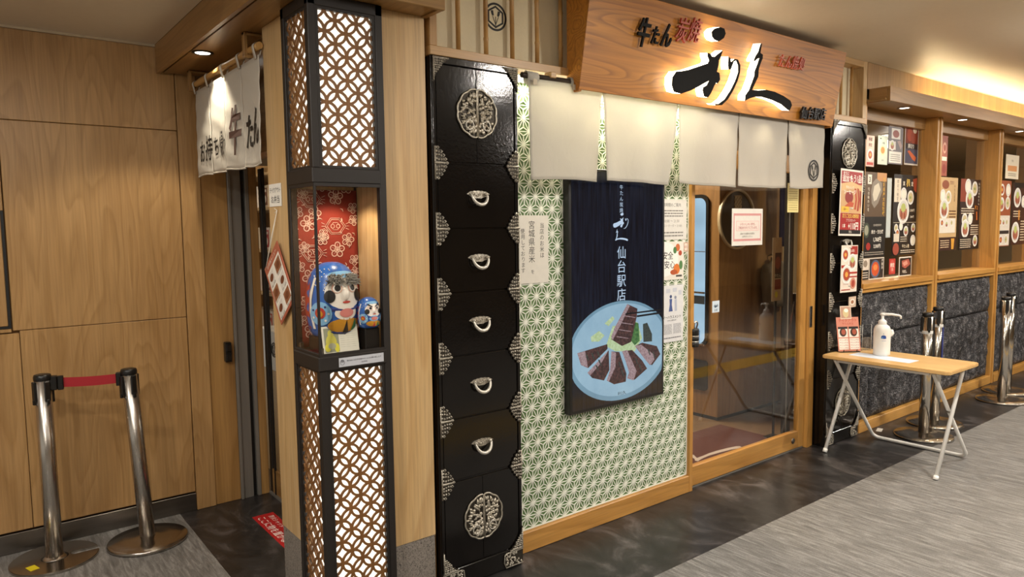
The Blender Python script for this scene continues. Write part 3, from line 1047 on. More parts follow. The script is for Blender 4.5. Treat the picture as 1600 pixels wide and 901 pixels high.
def chest(x0, x1, label):
    w = x1 - x0
    cx = w / 2
    c = thing('lacquered_chest_front', label, 'chest', FR(x0, 2.655, 0))
    b = MB()
    b.box(0, w, 0, 2.384, -.105, 0, 0, .003)
    b.build('body', LACQUER, c)
    MB().box(0.002, .018, .105, 2.38, 0, .010, 0, .002).build('edge_post', LACQUER, c)
    MB().box(w - .018, w - .002, .105, 2.38, 0, .010, 0, .002).build('edge_post', LACQUER, c)
    MB().box(.002, w - .002, 2.352, 2.382, 0, .012, 0, .002).build('top_rail', LACQUER, c)
    MB().box(.002, w - .002, .004, .092, 0, .008, 0, .002).build('plinth_board', LACQUER, c)
    Z = [1.93, 1.645, 1.36, 1.075, .79, .505]
    for z0, z1, zc in ((1.938, 2.348, 2.155), (.10, .497, .305)):
        for s in (0, 1):
            a0, a1 = (.022, cx - .001) if s == 0 else (cx + .001, w - .022)
            d = MB().box(a0, a1, z0, z1, 0, .006, 0, .0015).build('door', LACQUER, c)
        m = link('medallion', hw('medallion', lambda: med_p, [PEWTER_DARK]), c, Matrix.Translation((cx, zc, .006)))
        link('medallion_relief', hw('medallion_relief', lambda: med_l, [PEWTER_SMOOTH, PEWTER_SMOOTH]), m)
        for s in (-1, 1):
            link('pull_ring', hw('pull_ring', lambda: MB().tube([(.020 * math.cos(2 * PI * i / 20), .020 * math.sin(2 * PI * i / 20), .013) for i in range(21)], .0031, 8, cap=False).ball((0, .021, .011), .0065, .0065, .008, 8, 6), [HANDLE]), m, Matrix.Translation((s * .046, -.053, 0)))
    for k in range(5):
        z1, z0 = Z[k], Z[k + 1]
        d = MB().box(.022, w - .022, z0 + .003, z1 - .003, 0, .006, 0, .0015).build('drawer_front', LACQUER, c)
        hp = link('handle_plate', hw('handle_plate', lambda: han_p, [PEWTER]), d, Matrix.Translation((cx, (z0 + z1) / 2 + .012, .006)))
        link('handle_bail', hw('handle_bail', lambda: han_b, [HANDLE]), d, Matrix.Translation((cx, (z0 + z1) / 2 + .012, .006)))
    for z in Z:
        link('side_mount', hw('side_mount', make_side_mount, [PEWTER_DARK, PEWTER]), c, Matrix.Translation((.002, z, .0105)))
        link('side_mount', hw('side_mount', make_side_mount, [PEWTER_DARK, PEWTER]), c, Matrix.Translation((w - .002, z, .0105)) @ Matrix.Rotation(PI, 4, 'Z'))
    for sx, x in ((1, .002), (-1, w - .002)):
        for sy, z in ((1, .086), (-1, 2.378)):
            M = Matrix.Translation((x, z, .0125)) @ Matrix.Rotation(0 if sx * sy > 0 else 0, 4, 'Z') @ Matrix.Diagonal((sx, sy, 1, 1))
            link('corner_mount', hw('corner_mount', make_corner_mount, [PEWTER_DARK, PEWTER]), c, M)
        b = MB().prism([(0, 0), (.105, 0), (.118, .03), (.112, .07), (.10, .076), (0, .076)], 0, .004)
        b.tube([(0, .003, .005), (.104, .003, .005), (.115, .03, .005), (.11, .068, .005), (.1, .073, .005), (0, .073, .005)], .003, 5, 1)
        rnd = random.Random(2)
        for k in range(45):
            b.ball((rnd.uniform(.006, .104), rnd.uniform(.008, .068), .004), .006, .006, .004, 6, 4, 1)
        link('foot_mount', hw('foot_mount', lambda: b, [PEWTER_DARK, PEWTER]), c, Matrix.Translation((x, .008, .0085)) @ Matrix.Diagonal((sx, 1, 1, 1)))
    return c


chest(1.642, 2.106, 'tall black lacquered chest front with pewter mounts beside the green lattice panel')
chest(4.962, 5.452, 'tall black lacquered chest front with food posters taped on it, beside the windows')

# ================================================================== GREEN HEMP-LEAF PANEL
ap = MB(FR(2.112, 2.748, .112)).box(0, 1.374, 0, 2.272, -.012, 0).build('lattice_panel', plain('#5c7848', .6), None, None, 'green wall panel covered in white hemp-leaf star lattice', 'panel')
b = MB(FR(2.112, 2.748, .112))
W, H, a = 1.374, 2.272, .0722
hgt = a * math.sqrt(3) / 2


def strip(mb, p, q, wd, z1):
    if max(p[0], q[0]) > W - .001 or min(p[0], q[0]) < .001 or max(p[1], q[1]) > H - .001 or min(p[1], q[1]) < .001:
        # clip to the panel
        t0, t1 = 0.0, 1.0
        for i, hi in ((0, W - .001), (1, H - .001)):
            d = q[i] - p[i]
            for lim, sg in ((.001, -1), (hi, 1)):
                if abs(d) < 1e-9:
                    if (p[i] - lim) * sg > 0:
                        return
                    continue
                t = (lim - p[i]) / d
                if d * sg > 0:
                    t1 = min(t1, t)
                else:
                    t0 = max(t0, t)
        if t1 - t0 < .02:
            return
        p, q = (p[0] + (q[0] - p[0]) * t0, p[1] + (q[1] - p[1]) * t0), (p[0] + (q[0] - p[0]) * t1, p[1] + (q[1] - p[1]) * t1)
    dx, dy = q[0] - p[0], q[1] - p[1]
    L = math.hypot(dx, dy)
    nx, ny = -dy / L * wd / 2, dx / L * wd / 2
    vs = [(p[0] + nx, p[1] + ny, 0), (p[0] - nx, p[1] - ny, 0), (q[0] - nx, q[1] - ny, 0), (q[0] + nx, q[1] + ny, 0)]
    vs += [(x, y, z1) for x, y, z in vs]
    mb.add(vs, [(4, 5, 6, 7), (0, 1, 5, 4), (2, 3, 7, 6), (1, 2, 6, 5), (3, 0, 4, 7)])


for j in range(-1, int(H / hgt) + 2):
    for i in range(-1, int(W / a) + 2):
        x, y = (i + (.5 if j % 2 else 0)) * a, j * hgt
        A, Bq, Cq, Dq = (x, y), (x + a, y), (x + a / 2, y + hgt), (x - a / 2, y + hgt)
        for q in (Bq, Cq, Dq):
            strip(b, A, q, .0042, .0030)
        for tri in ((A, Bq, Cq), (A, Cq, Dq)):
            g = (sum(p[0] for p in tri) / 3, sum(p[1] for p in tri) / 3)
            for p in tri:
                strip(b, p, g, .0050, .0034)
        if .01 < x < W - .01 and .01 < y < H - .01:
            b.ell(x, y, .0085, .0085, 0, .0038, 0, 8)
KUMI = plain('#e9eadd', .55, name='white_kumiko')
b.build('star_lattice', KUMI, ap, kind='stuff')
MB(FR(2.112, 2.748, .112)).box(-.002, 1.376, -.006, .001, -.01, .005).box(1.372, 1.378, 0, 2.272, -.01, .005).build('panel_edge', KUMI, ap)
# LED bar and lamp washing the panel from above
lb = MB(FR(2.13, 2.745, 2.345)).box(0, 1.34, 0, .028, 0, .03, 0, .003).build('led_light_bar', LED_BAR, None, None, 'slim glowing light bar along the top of the green lattice panel', 'light bar')
lamp('led_bar_lamp', 'AREA', (2.80, 2.71, 2.335), 10, (1, .93, .72), 1.3, (0, 0, 0), size_y=.03)
lamp('curtain_spot', 'SPOT', (2.62, 2.69, 2.33), 6, (1, .9, .62), .03, (0, 0, 0), 80)
for x in (2.98, 3.62, 4.06, 4.42):
    lamp('curtain_spot', 'SPOT', (x, 2.69, 2.33), 5, (1, .9, .66), .03, (R(-4), 0, 0), 95)

# ================================================================== SIGN BOARD
SM = Matrix(((1, 0, 0, 2.43), (0, -.1783, -.984, 2.572), (0, .984, -.1783, 2.31), (0, 0, 0, 1)))
sg = thing('shop_sign', 'big tilted wooden sign board with glowing black brush letters', 'sign', SM)
b = MB()
b.box(0, 2.39, 0, .488, -.022, 0, 0, .002)
b.build('front_board', WOOD_SIGN, sg)
b = MB(SM.inverted())
sd = [(2.66, 2.303), (2.578, 2.303), (2.492, 2.784), (2.66, 2.784)]
for x0 in (2.432, 4.800):
    b.add([(x0 + k, y, z) for k in (0, .018) for y, z in sd], [(0, 1, 2, 3), (7, 6, 5, 4), (0, 4, 5, 1), (1, 5, 6, 2), (2, 6, 7, 3), (3, 7, 4, 0)])
b.box(2.432, 4.818, 2.60, 2.645, 2.77, 2.782)
b.build('side_board', WOOD_SIGN, sg)
STROKES = {
    'dot': [(0.855, 0.391), (0.876, 0.41), (0.92, 0.424), (0.957, 0.422), (0.975, 0.399), (0.965, 0.374), (0.926, 0.351), (0.886, 0.355), (0.863, 0.369)],
    'ri': [(0.615, 0.156), (0.646, 0.16), (0.713, 0.176), (0.79, 0.203), (0.862, 0.227), (0.871, 0.244), (0.853, 0.263), (0.847, 0.28), (0.87, 0.28), (0.887, 0.267), (0.913, 0.268), (0.924, 0.277), (0.973, 0.31), (0.964, 0.277), (0.952, 0.255), (0.955, 0.228), (0.95, 0.194), (0.974, 0.191), (0.989, 0.158), (0.975, 0.135), (0.957, 0.136), (0.947, 0.121), (0.927, 0.077), (0.907, 0.052), (0.875, 0.054), (0.854, 0.085), (0.855, 0.101), (0.882, 0.114), (0.897, 0.142), (0.846, 0.118), (0.815, 0.102), (0.754, 0.075), (0.677, 0.049), (0.618, 0.053), (0.595, 0.084), (0.59, 0.123)],
    'ri2': [(1.034, 0.286), (1.051, 0.278), (1.063, 0.258), (1.092, 0.28), (1.12, 0.281), (1.152, 0.253), (1.159, 0.216), (1.151, 0.171), (1.124, 0.113), (1.087, 0.06), (1.041, 0.023), (0.988, 0.018), (0.968, 0.024), (1.012, 0.028), (1.06, 0.057), (1.101, 0.111), (1.129, 0.163), (1.144, 0.214), (1.133, 0.251), (1.108, 0.274), (1.086, 0.266), (1.071, 0.221), (1.053, 0.219), (1.044, 0.24)],
    'ku': [(1.324, 0.396), (1.322, 0.368), (1.323, 0.343), (1.349, 0.338), (1.354, 0.317), (1.342, 0.288), (1.333, 0.253), (1.341, 0.215), (1.318, 0.167), (1.303, 0.134), (1.368, 0.138), (1.446, 0.149), (1.532, 0.147), (1.633, 0.133), (1.718, 0.112), (1.744, 0.087), (1.727, 0.052), (1.697, 0.059), (1.628, 0.082), (1.515, 0.098), (1.408, 0.105), (1.339, 0.098), (1.284, 0.082), (1.253, 0.068), (1.249, 0.098), (1.275, 0.129), (1.291, 0.175), (1.304, 0.216), (1.299, 0.238), (1.312, 0.273), (1.324, 0.316), (1.301, 0.307), (1.281, 0.291), (1.274, 0.298), (1.286, 0.325), (1.304, 0.349), (1.307, 0.371), (1.314, 0.394)]}
for k in STROKES:
    lt = MB().prism(STROKES[k], .062, .066).build('brush_letter', plain('#030303', .95), sg)
    MB().prism(STROKES[k], .012, .062).build('glowing_side', LETTER_LIGHT, lt)
b = MB()
for ch, x, y, s in (('牛', .375, .315, .15), ('た', .465, .315, .10), ('ん', .55, .328, .135)):
    b.text(ch, x, y, s, .012, 0, .012, bold=.018, shear=.22, sx=.62)
b.build('small_letters', plain('#040303', .9), sg)
b = MB()
b.text('炭', .665, .37, .135, .012, 0, .012, bold=.0, shear=.3, sx=.72).text('焼', .765, .385, .135, .012, 0, .012, bold=0, shear=.3, sx=.72)
b.build('red_letters', plain('#a2402e', .45), sg)
b = MB()
for i, ch in enumerate('たん焼処'):
    b.text(ch, 1.622 + i * .073, .338 + i * .003, .085, .012, 0, .012, bold=.0, shear=.15, sx=.8)
b.build('red_letters', plain('#b5573f', .45), sg)
b = MB()
for i, ch in enumerate('仙台駅店'):
    b.text(ch, 1.965 + i * .077, .056 + i * .004, .082, .012, 0, .015, bold=.012, sx=.9)
b.build('small_letters', plain('#100c09', .4), sg)

# ================================================================== WHITE ENTRANCE CURTAIN (noren)
nr = thing('entrance_curtain', 'long white split curtain under the wooden sign with a crest in one corner', 'curtain', FR(0, 2.618, 0))
MB().tube([(2.12, 2.352, -.012), (4.84, 2.375, -.012)], .013, 12).build('curtain_rod', plain('#33251a', .4), nr)
EDG = [2.143, 2.632, 3.228, 3.797, 4.335, 4.80]


def fold(i, x, z):
    x0, x1 = EDG[i], EDG[i + 1]
    t = (x - x0) / (x1 - x0)
    d = min(1.0, max(0.0, (2.36 - z) / .45))
    k = .016 * math.sin(t * PI * 2 + i * 1.7) * d
    k += .012 * math.cos(t * PI * (3 + i % 2)) * d
    k += .003 * math.sin(z * 37 + t * 9 + i) * (1 - d)
    return k + .004


for i in range(5):
    g = []
    x0, x1 = EDG[i], EDG[i + 1]
    for kz in range(25):
        row = []
        for kx in range(29):
            t = kx / 28
            zz = kz / 24
            slack = .030 * (1 - zz) if i in (1, 2) else 0.012 * (1 - zz)
            xx = x0 + (x1 - x0) * t
            if i == 0 and t > .5:
                xx -= (t - .5) * .05 * (1 - zz)
            if i == 1:
                xx -= max(0, t - .5) * .18 * (1 - zz)
            xx += (.5 - t) * .006
            top = 2.338 + (xx - 2.143) * .0085
            zb = 1.868 + (xx - 2.143) * .008 + .008 * math.sin(t * 3 + i)
            z = zb + (top - zb) * zz
            row.append((xx, z, fold(i, xx, z)))
        g.append(row)
    p = MB().shell(g, .0016).build('cloth_panel', CLOTH, nr)
    # hem line
    MB().tube([(g[0][k][0], g[0][k][1] + .004, g[0][k][2] + .0002) for k in range(29)], .0022, 5).build('hem', CLOTH, p)
b = MB()
crest(b, 0, 0, .072, 0, .0015)
for k in range(len(b.v)):
    X = b.v[k].x + 4.668
    b.v[k] = Vector((X, b.v[k].y * 1.0 + 2.008, fold(4, X, b.v[k].y + 2.008) + .0025 + b.v[k].z))
b.build('crest_mark', INK, nr)
# sewn tabs and reinforcement patches along the top
for k, x in enumerate([2.178, 2.43, 2.632, 2.86, 3.05, 3.228, 3.48, 3.797, 4.06, 4.335, 4.56, 4.77]):
    z = 2.338 + (x - 2.143) * .0085
    wd = .034 if k in (0,) else .014
    pth = [(-.006, -.03), (.006, .0), (.008, .012), (0, .030), (-.014, .036), (-.028, .028), (-.03, .01), (-.024, -.02)]
    g = [[(x - wd, z + q, p), (x + wd, z + q, p)] for p, q in pth]
    MB().shell(g, .0014).build('sewn_tab', CLOTH, nr)
    MB().box(x - .012, x + .012, z - .030, z - .004, .006 + .01, .0185).build('reinforcement_patch', plain('#c9bda8', .9), nr)
# oak brackets that carry the rod
for x in (2.30, 3.45, 4.60):
    MB().box(x - .018, x + .018, 2.355, 2.383, -.04, .01, 0, .003).build('rod_bracket', WOOD_PALE_X, nr)

# ================================================================== DISPLAY SCREEN
ds = thing('display_screen', 'tall black framed display screen showing grilled beef tongue on a plate', 'screen', FR(2.473, 2.7435, .665))
SW, SH = .742, 1.282
MB().box(0, SW, 0, SH, 0, .046, 0, .003).build('housing', BLACK_PLASTIC, ds)


def screen_mat():
    m, nt, b = newmat('screen_dark_boards')
    n = nd(nt, 'ShaderNodeTexNoise', {0: obj_co(nt, (1, .05, 1)), 'Scale': 90.0, 'Detail': 4.0})
    k = nd(nt, 'ShaderNodeTexNoise', {0: obj_co(nt, (1, .6, 1)), 'Scale': 3.0, 'Detail': 2.0})
    c = mixc(nt, ramp(nt, n.outputs[0], [(.35, (0, 0, 0)), (.7, (1, 1, 1))]), srgb('#090b13'), srgb('#1b2131'))
    c = mixc(nt, .6, c, ramp(nt, k.outputs[0], [(.3, (.35, .35, .35)), (.7, (1, 1, 1))]), 'MULTIPLY')
    nt.links.new(c, b.inputs['Emission Color'])
    b.inputs['Emission Strength'].default_value = .85
    b.inputs['Base Color'].default_value = (.004, .004, .006, 1)
    b.inputs['Roughness'].default_value = .12
    return m


def screen_col(c, s=.8, var=None, sc=60.0):
    m, nt, b = newmat('screen_print')
    k = srgb(c)
    n = nd(nt, 'ShaderNodeTexNoise', {0: obj_co(nt), 'Scale': sc, 'Detail': 5.0, 'Roughness': .7})
    k2 = srgb(var) if var else [x * .9 for x in k]
    cc = mixc(nt, ramp(nt, n.outputs[0], [(.38, (0, 0, 0)), (.64, (1, 1, 1))]), k, k2)
    nt.links.new(cc, b.inputs['Emission Color'])
    b.inputs['Emission Strength'].default_value = s
    b.inputs['Base Color'].default_value = (.01, .01, .012, 1)
    b.inputs['Roughness'].default_value = .15
    return m


MB().box(.016, SW - .016, .016, SH - .016, .046, .0465).build('screen_face', screen_mat(), ds)
sm = [screen_col(c, .85, v, s) for c, v, s in (('#8fb2c8', '#9dbfd2', 4.0), ('#5b3a36', '#22171a', 70.0), ('#b09a9d', '#83666a', 120.0), ('#a9c08a', '#c5d8b0', 60.0), ('#bcd4ee', '#c8dcf2', 5.0), ('#0a0a0c', '#111114', 30.0), ('#23282b', '#4a5348', 150.0), ('#6e93a8', '#7aa0b5', 4.0), ('#2a5a30', '#5b8a4a', 60.0))]
PL = screen_mat
b = MB()
Z0 = .0467
k0 = [0]


def put(pts, mat):
    k0[0] += 1
    b.prism(pts, Z0 + k0[0] * .00006, Z0 + k0[0] * .00006 + .00005, mat)


def clipell(cx, cy, rx, ry, n=64):
    P = []
    for i in range(n):
        x, y = cx + rx * math.cos(2 * PI * i / n), cy + ry * math.sin(2 * PI * i / n)
        P.append((min(max(x, .018), SW - .018), min(max(y, .018), SH - .018)))
    return P


put(clipell(.385, .30, .40, .275), 7)
put(clipell(.385, .305, .375, .255), 0)
# photo pixels of the plate picture -> fractions of the screen
fr = lambda pts: [(.018 + (x - 42) / 683 * .706, .018 + (875 - y - (x - 42) * .224) / (4.74 * (303 - 33 * (x - 42) / 683))) for x, y in pts]
meat = [([(75, 430), (290, 365), (292, 400), (150, 545), (100, 520)], [(75, 430), (130, 415), (150, 545), (100, 520)]),
        ([(300, 410), (305, 560), (265, 640), (180, 620), (145, 580), (180, 540)], [(300, 410), (180, 540), (145, 580), (165, 600), (250, 500)]),
        ([(320, 420), (380, 425), (435, 590), (430, 650), (340, 670), (285, 640), (310, 560)], [(320, 420), (355, 430), (350, 540), (300, 650), (285, 640), (310, 560)]),
        ([(400, 420), (480, 410), (560, 490), (600, 550), (500, 635), (440, 625), (455, 580), (430, 500)], [(400, 420), (440, 410), (515, 570), (490, 640), (440, 625), (455, 580), (430, 500)]),
        ([(500, 380), (560, 355), (680, 380), (710, 440), (640, 525), (590, 490)], [(500, 380), (550, 370), (650, 440), (660, 480), (625, 525), (590, 490)])]
put(fr([(330, 230), (520, 200), (560, 320), (500, 420), (350, 420), (280, 380)]), 3)
put(fr([(170, 310), (230, 265), (270, 300), (230, 345), (175, 345)]), 3)
put(fr([(270, 210), (330, 155), (345, 175), (300, 230)]), 3)
put(fr([(500, 200), (530, 210), (540, 340), (500, 375), (470, 340)]), 8)
put(fr([(565, 215), (600, 205), (640, 290), (640, 345), (570, 350)]), 6)
for m_, c_ in meat:
    put(fr(m_), 1)
    put(fr(c_), 2)
put(fr([(440, 65), (520, 100), (515, 160), (470, 350), (400, 380), (320, 330), (340, 250), (400, 140)]), 1)
put(fr([(440, 65), (460, 80), (400, 200), (330, 335), (318, 310), (345, 240), (400, 140)]), 2)
for i in range(4):
    x, y = 455 - i * 18, 150 + i * 52
    put(fr([(x - 40, y), (x + 50, y + 14), (x + 49, y + 19), (x - 42, y + 6)]), 2)
for i, (x, y) in enumerate([(130, 440), (170, 430), (210, 415), (220, 480), (200, 520), (370, 500), (390, 560), (500, 470), (530, 520), (600, 400), (640, 420)]):
    put(fr([(x, y), (x + 14, y + 4), (x + 26, y + 48), (x + 20, y + 50)]), 6)
put(fr([(425, 135), (720, 100), (720, 112), (425, 146)]), 5)
put(fr([(515, 150), (720, 122), (720, 136), (515, 164)]), 5)
b.text('利久', .385, .062, .022, Z0 + .0035, 5, sx=1.6)
kx = lambda x, y: (.318 + (x - .59) * .21, .968 + (y - .018) * .21)
for nm in ('dot', 'ri', 'ri2'):
    put([kx(x, y) for x, y in STROKES[nm]], 4)
put([(.335 + (x - 1.25) * .2, .900 + (y - .05) * .19) for x, y in STROKES['ku']], 4)
b.text('牛たん炭焼', .38, 1.190, .0275, Z0 + .0035, 4, vert=True, pitch=1.12)
b.text('仙台駅店', .38, .838, .073, Z0 + .0035, 4, vert=True, pitch=1.05)
b.build('screen_picture', sm, ds)

# ================================================================== LANTERN DISPLAY COLUMN
CX, CY, CWD, CDP = 1.086, 2.612, .309, .277        # front-left corner, width along X, depth along Y
lc = thing('lantern_display_column', 'dark framed lantern column with glowing ring lattice and a glass display case', 'display column', T(CX, CY, 0))
LATT = wood('lattice_walnut', srgb('#84592c'), srgb('#6f4923'), 'Z', .5, 2, 1, srgb('#583719'), .3)


def lattice(w, h, rr, t, depth, ox=0.0, oy=0.0):
    """interlocking ring lattice clipped to w x h, in local xy, thickness along z"""
    bm = bmesh.new()
    n = 24
    for j in range(-1, int(h / rr) + 2):
        for i in range(-1, int(w / rr) + 2):
            if (i + j) % 2:
                continue
            cx, cy = i * rr + ox, j * rr + oy
            if cx < -rr - t or cx > w + rr + t or cy < -rr - t or cy > h + rr + t:
                continue
            vs = []
            for k in range(n):
                c, q = math.cos(2 * PI * k / n), math.sin(2 * PI * k / n)
                # rings swell a little where they meet, as cut wood does
                sw = t * (.5 + .16 * abs(math.cos(2 * (2 * PI * k / n))) ** 6)
                zo = .0004 * ((i % 2) * 2 + (j // 2 + i // 2) % 2)
                vs.append([bm.verts.new((cx + (rr + s * sw) * c, cy + (rr + s * sw) * q, z + zo)) for s in (-1, 1) for z in (0, depth)])
            for k in range(n):
                a, e = vs[k], vs[(k + 1) % n]
                for p, q in ((1, 3), (3, 2), (2, 0), (0, 1)):
                    bm.faces.new((a[p], a[q], e[q], e[p]))
    bmesh.ops.recalc_face_normals(bm, faces=bm.faces[:])
    for co, no in (((0, 0, 0), (-1, 0, 0)), ((w, 0, 0), (1, 0, 0)), ((0, 0, 0), (0, -1, 0)), ((0, h, 0), (0, 1, 0))):
        bmesh.ops.bisect_plane(bm, geom=bm.verts[:] + bm.edges[:] + bm.faces[:], plane_co=co, plane_no=no, clear_outer=True)
    return MB().bm(bm)


ZT = 2.530
# corner posts
for x0, x1, y0, y1, za, zb in ((0, .030, 0, .030, 0, 1.10), (0, .030, 0, .030, 1.885, ZT), (CWD - .030, CWD, 0, .030, 0, ZT), (0, .030, CDP - .030, CDP, 0, ZT), (CWD - .02, CWD, CDP - .02, CDP, 0, ZT)):
    MB().box(x0, x1, y0, y1, za, zb, 0, .002).build('corner_post', BLACK_METAL, lc)
MB().box(.0, .009, 0, .009, 1.155, 1.83).build('case_corner_bar', BLACK_METAL, lc)
# bands
MB().box(-.006, CWD - .028, -.006, CDP - .028, 1.828, 1.885, 0, .003).build('upper_band', BLACK_METAL, lc)
MB().box(-.008, CWD - .024, -.008, CDP - .024, 1.100, 1.155, 0, .003).build('lower_band', BLACK_METAL, lc)
MB().box(.0, CWD, 0, CDP, 2.488, ZT, 0, .002).build('top_rail', BLACK_METAL, lc)
MB().box(.0, CWD, 0, CDP, 0, .05, 0, .002).build('bottom_rail', BLACK_METAL, lc)
# thin trims round the lattice openings
b = MB()
for z0, z1 in ((1.885, 2.488), (.05, 1.10)):
    b.box(.030, .042, .004, .024, z0, z1).box(CWD - .042, CWD - .030, .004, .024, z0, z1).box(.042, CWD - .042, .004, .024, z0, z0 + .010).box(.042, CWD - .042, .004, .024, z1 - .010, z1)
    b.box(.004, .024, .030, .042, z0, z1).box(.004, .024, CDP - .042, CDP - .030, z0, z1).box(.004, .024, .042, CDP - .042, z0, z0 + .010).box(.004, .024, .042, CDP - .042, z1 - .010, z1)
b.build('inner_trim', BLACK_METAL, lc)
for z0, z1 in ((1.895, 2.478), (.06, 1.09)):
    p = lattice(CWD - .084, z1 - z0, .0442, .0098, .006, .028, .02).build('ring_lattice', LATT, lc, FR(.042, .016, z0))
    p = lattice(CDP - .084, z1 - z0, .0442, .0098, .006, .03, .02).build('ring_lattice', LATT, lc, FL(.016, CDP - .042, z0))
    MB().box(.030, CWD - .03, .040, .046, z0 - .008, z1 + .008).build('light_diffuser', LANTERN_LIGHT, lc)
    MB().box(.040, .046, .046, CDP - .03, z0 - .008, z1 + .008).build('light_diffuser', LANTERN_LIGHT, lc)
# glass case
MB().box(.009, CWD - .030, .003, .008, 1.155, 1.828).build('case_glass', GLASS_CASE, lc)
MB().box(.003, .008, .010, CDP - .030, 1.155, 1.828).build('case_glass', GLASS_CASE, lc)
b = MB()
b.box(.0, CWD - .03, -.002, .010, 1.155, 1.166).box(-.002, .010, 0, CDP - .03, 1.155, 1.166).box(.0, CWD - .03, -.002, .010, 1.815, 1.828).box(-.002, .010, 0, CDP - .03, 1.815, 1.828)
b.build('glass_channel', BLACK_METAL, lc)
MB().box(CWD - .009, CWD - .005, .032, CDP - .02, 1.155, 1.828).build('case_side', WOOD_PALE, lc)
MB().box(.01, CWD - .021, CDP - .018, CDP - .012, 1.155, 1.828).build('case_back', WOOD_PALE, lc)
MB().box(.012, CWD - .034, .012, CDP - .02, 1.150, 1.157).build('case_floor', plain('#3a2b1f', .4), lc)
b = MB()
for x, y in ((.012, .014), (.012, CDP - .06)):
    b.box(x - .004, x + .012, y, y + .012, 1.157, 1.188, 0, .001)
b.build('glass_clip', CHROME, lc)


def brocade():
    m, nt, b = newmat('red_brocade')
    n = nd(nt, 'ShaderNodeTexNoise', {0: pos(nt), 'Scale': 350.0, 'Detail': 2.0})
    c = mixc(nt, n.outputs[0], srgb('#7d2418'), srgb('#95301f'))
    nt.links.new(c, b.inputs['Base Color'])
    b.inputs['Roughness'].default_value = .8
    return m


g = []
cw, ch = .281, .655
for kz in range(15):
    g.append([(k / 14 * cw, kz / 14 * ch, .0015 * math.sin(k * .9)) for k in range(15)])
bc = MB().shell(g, .002).build('brocade_cloth', brocade(), lc, FR(.015, CDP - .024, 1.160))
b = MB()
rnd = random.Random(21)


def flower(cx, cy, rr, rot):
    for k in range(5):
        a = rot + 2 * PI * k / 5
        px, py = cx + rr * .62 * math.cos(a), cy + rr * .62 * math.sin(a)
        b.ring(px, py, rr * .40, rr * .40, rr * .12, .002, .0026, 0, 14)
        b.tube([(cx + rr * .2 * math.cos(a), cy + rr * .2 * math.sin(a), .0023), (cx + rr * .75 * math.cos(a), cy + rr * .75 * math.sin(a), .0023)], .0009, 4)
    b.ell(cx, cy, rr * .2, rr * .2, .002, .003, 0, 8)


def lozenge(cx, cy, w, h):
    for k in (1.0, .82, .45):
        P = [(cx - w * k, cy), (cx - w * k * .45, cy + h * k), (cx + w * k * .45, cy + h * k), (cx + w * k, cy), (cx + w * k * .45, cy - h * k), (cx - w * k * .45, cy - h * k)]
        b.tube([(x, y, .0023) for x, y in P + P[:1]], .0012, 4)
    for s in (-1, 1):
        b.ring(cx + s * w * .28, cy, h * .28, h * .28, .002, .002, .0027, 0, 10)
        for q in (-1, 0, 1):
            b.tube([(cx + s * w * 1.02, cy + q * h * .25, .0023), (cx + s * w * 1.35, cy + q * h * .45, .0023)], .0011, 4)


for row in range(6):
    y = .055 + row * .112
    lozenge(.075 if row % 2 else .18, y, .046, .034)
    flower(.185 if row % 2 else .06, y + .012, .034, rnd.random())
    flower(.235 if row % 2 else .09, y + .054, .029, rnd.random())
    flower(.120 if row % 2 else .015, y + .058, .026, rnd.random())
for row in range(6):
    y = .02 + row * .112
    flower(.262 if row % 2 else .125, y, .024, rnd.random())
    flower(.04 if row % 2 else .265, y + .06, .024, rnd.random())
    for k in range(7):
        x_, y_, a_ = rnd.uniform(.01, .27), y + rnd.uniform(0, .11), rnd.uniform(0, PI)
        b.tube([(x_, y_, .0023), (x_ + .010 * math.cos(a_), y_ + .010 * math.sin(a_), .0023), (x_ + .018 * math.cos(a_ + .5), y_ + .018 * math.sin(a_ + .5), .0023)], [.0016, .0026, .0006], 4)
for k in range(len(b.v)):
    b.v[k].x = min(max(b.v[k].x, .001), cw - .001)
    b.v[k].y = min(max(b.v[k].y, .001), ch - .001)
b.build('brocade_motif', plain('#d8b2a0', .75), bc)
lamp('case_lamp', 'SPOT', (CX + .17, CY + .10, 1.82), 5.5, (1, .8, .55), .02, (R(8), 0, 0), 120)
MB().lathe([(.018, 0), (.018, .002)], 16).build('case_lamp_lens', LENS, lc, T(.17, .14, 1.8262))

# notice strip on the lower band
b = MB(FR(1.160, CY - .0085, 1.109))
b.box(0, .195, 0, .036, 0, .0015)
nt_ = b.build('notice_strip', plain('#b9bcc4', .5), None, None, 'small grey notice strip on the dark band under the display case', 'notice')
b = MB(FR(1.160, CY - .0105, 1.109))
b.text('展示品にはお手を触れないようお願い致します', .108, .023, .0072, .0, 0).text('仙台駅店', .108, .011, .0065, 0, 0)
b.ring(.014, .018, .009, .011, .001, 0, .0004).box(.010, .0115, .018, .027, 0, .0004).box(.0135, .015, .018, .028, 0, .0004).box(.017, .0185, .018, .026, 0, .0004)
b.build('print', plain('#3a3c44', .6), nt_)

# ------------------------------------------------------------------ daruma dolls, pedestal and card
DB, DW, DRED, DBL, DGOLD = plain('#2a5fae', .3, coat=.4), plain('#e8e0d6', .35, coat=.3), plain('#b23a2e', .35, coat=.3), plain('#1b1512', .4), plain('#c58a25', .35, coat=.3)
DLB, DPK, DGRN, DNAVY = plain('#7fb0d6', .35, coat=.3), plain('#d9a08a', .4), plain('#3f7a4d', .4), plain('#23306e', .35, coat=.3)


def on_body(prof, th, z):
    """radius of the doll at height z"""
    for (r0, z0), (r1, z1) in zip(prof, prof[1:]):
        if z0 <= z <= z1:
            t = (z - z0) / max(1e-6, z1 - z0)
            return r0 + (r1 - r0) * t
    return .001


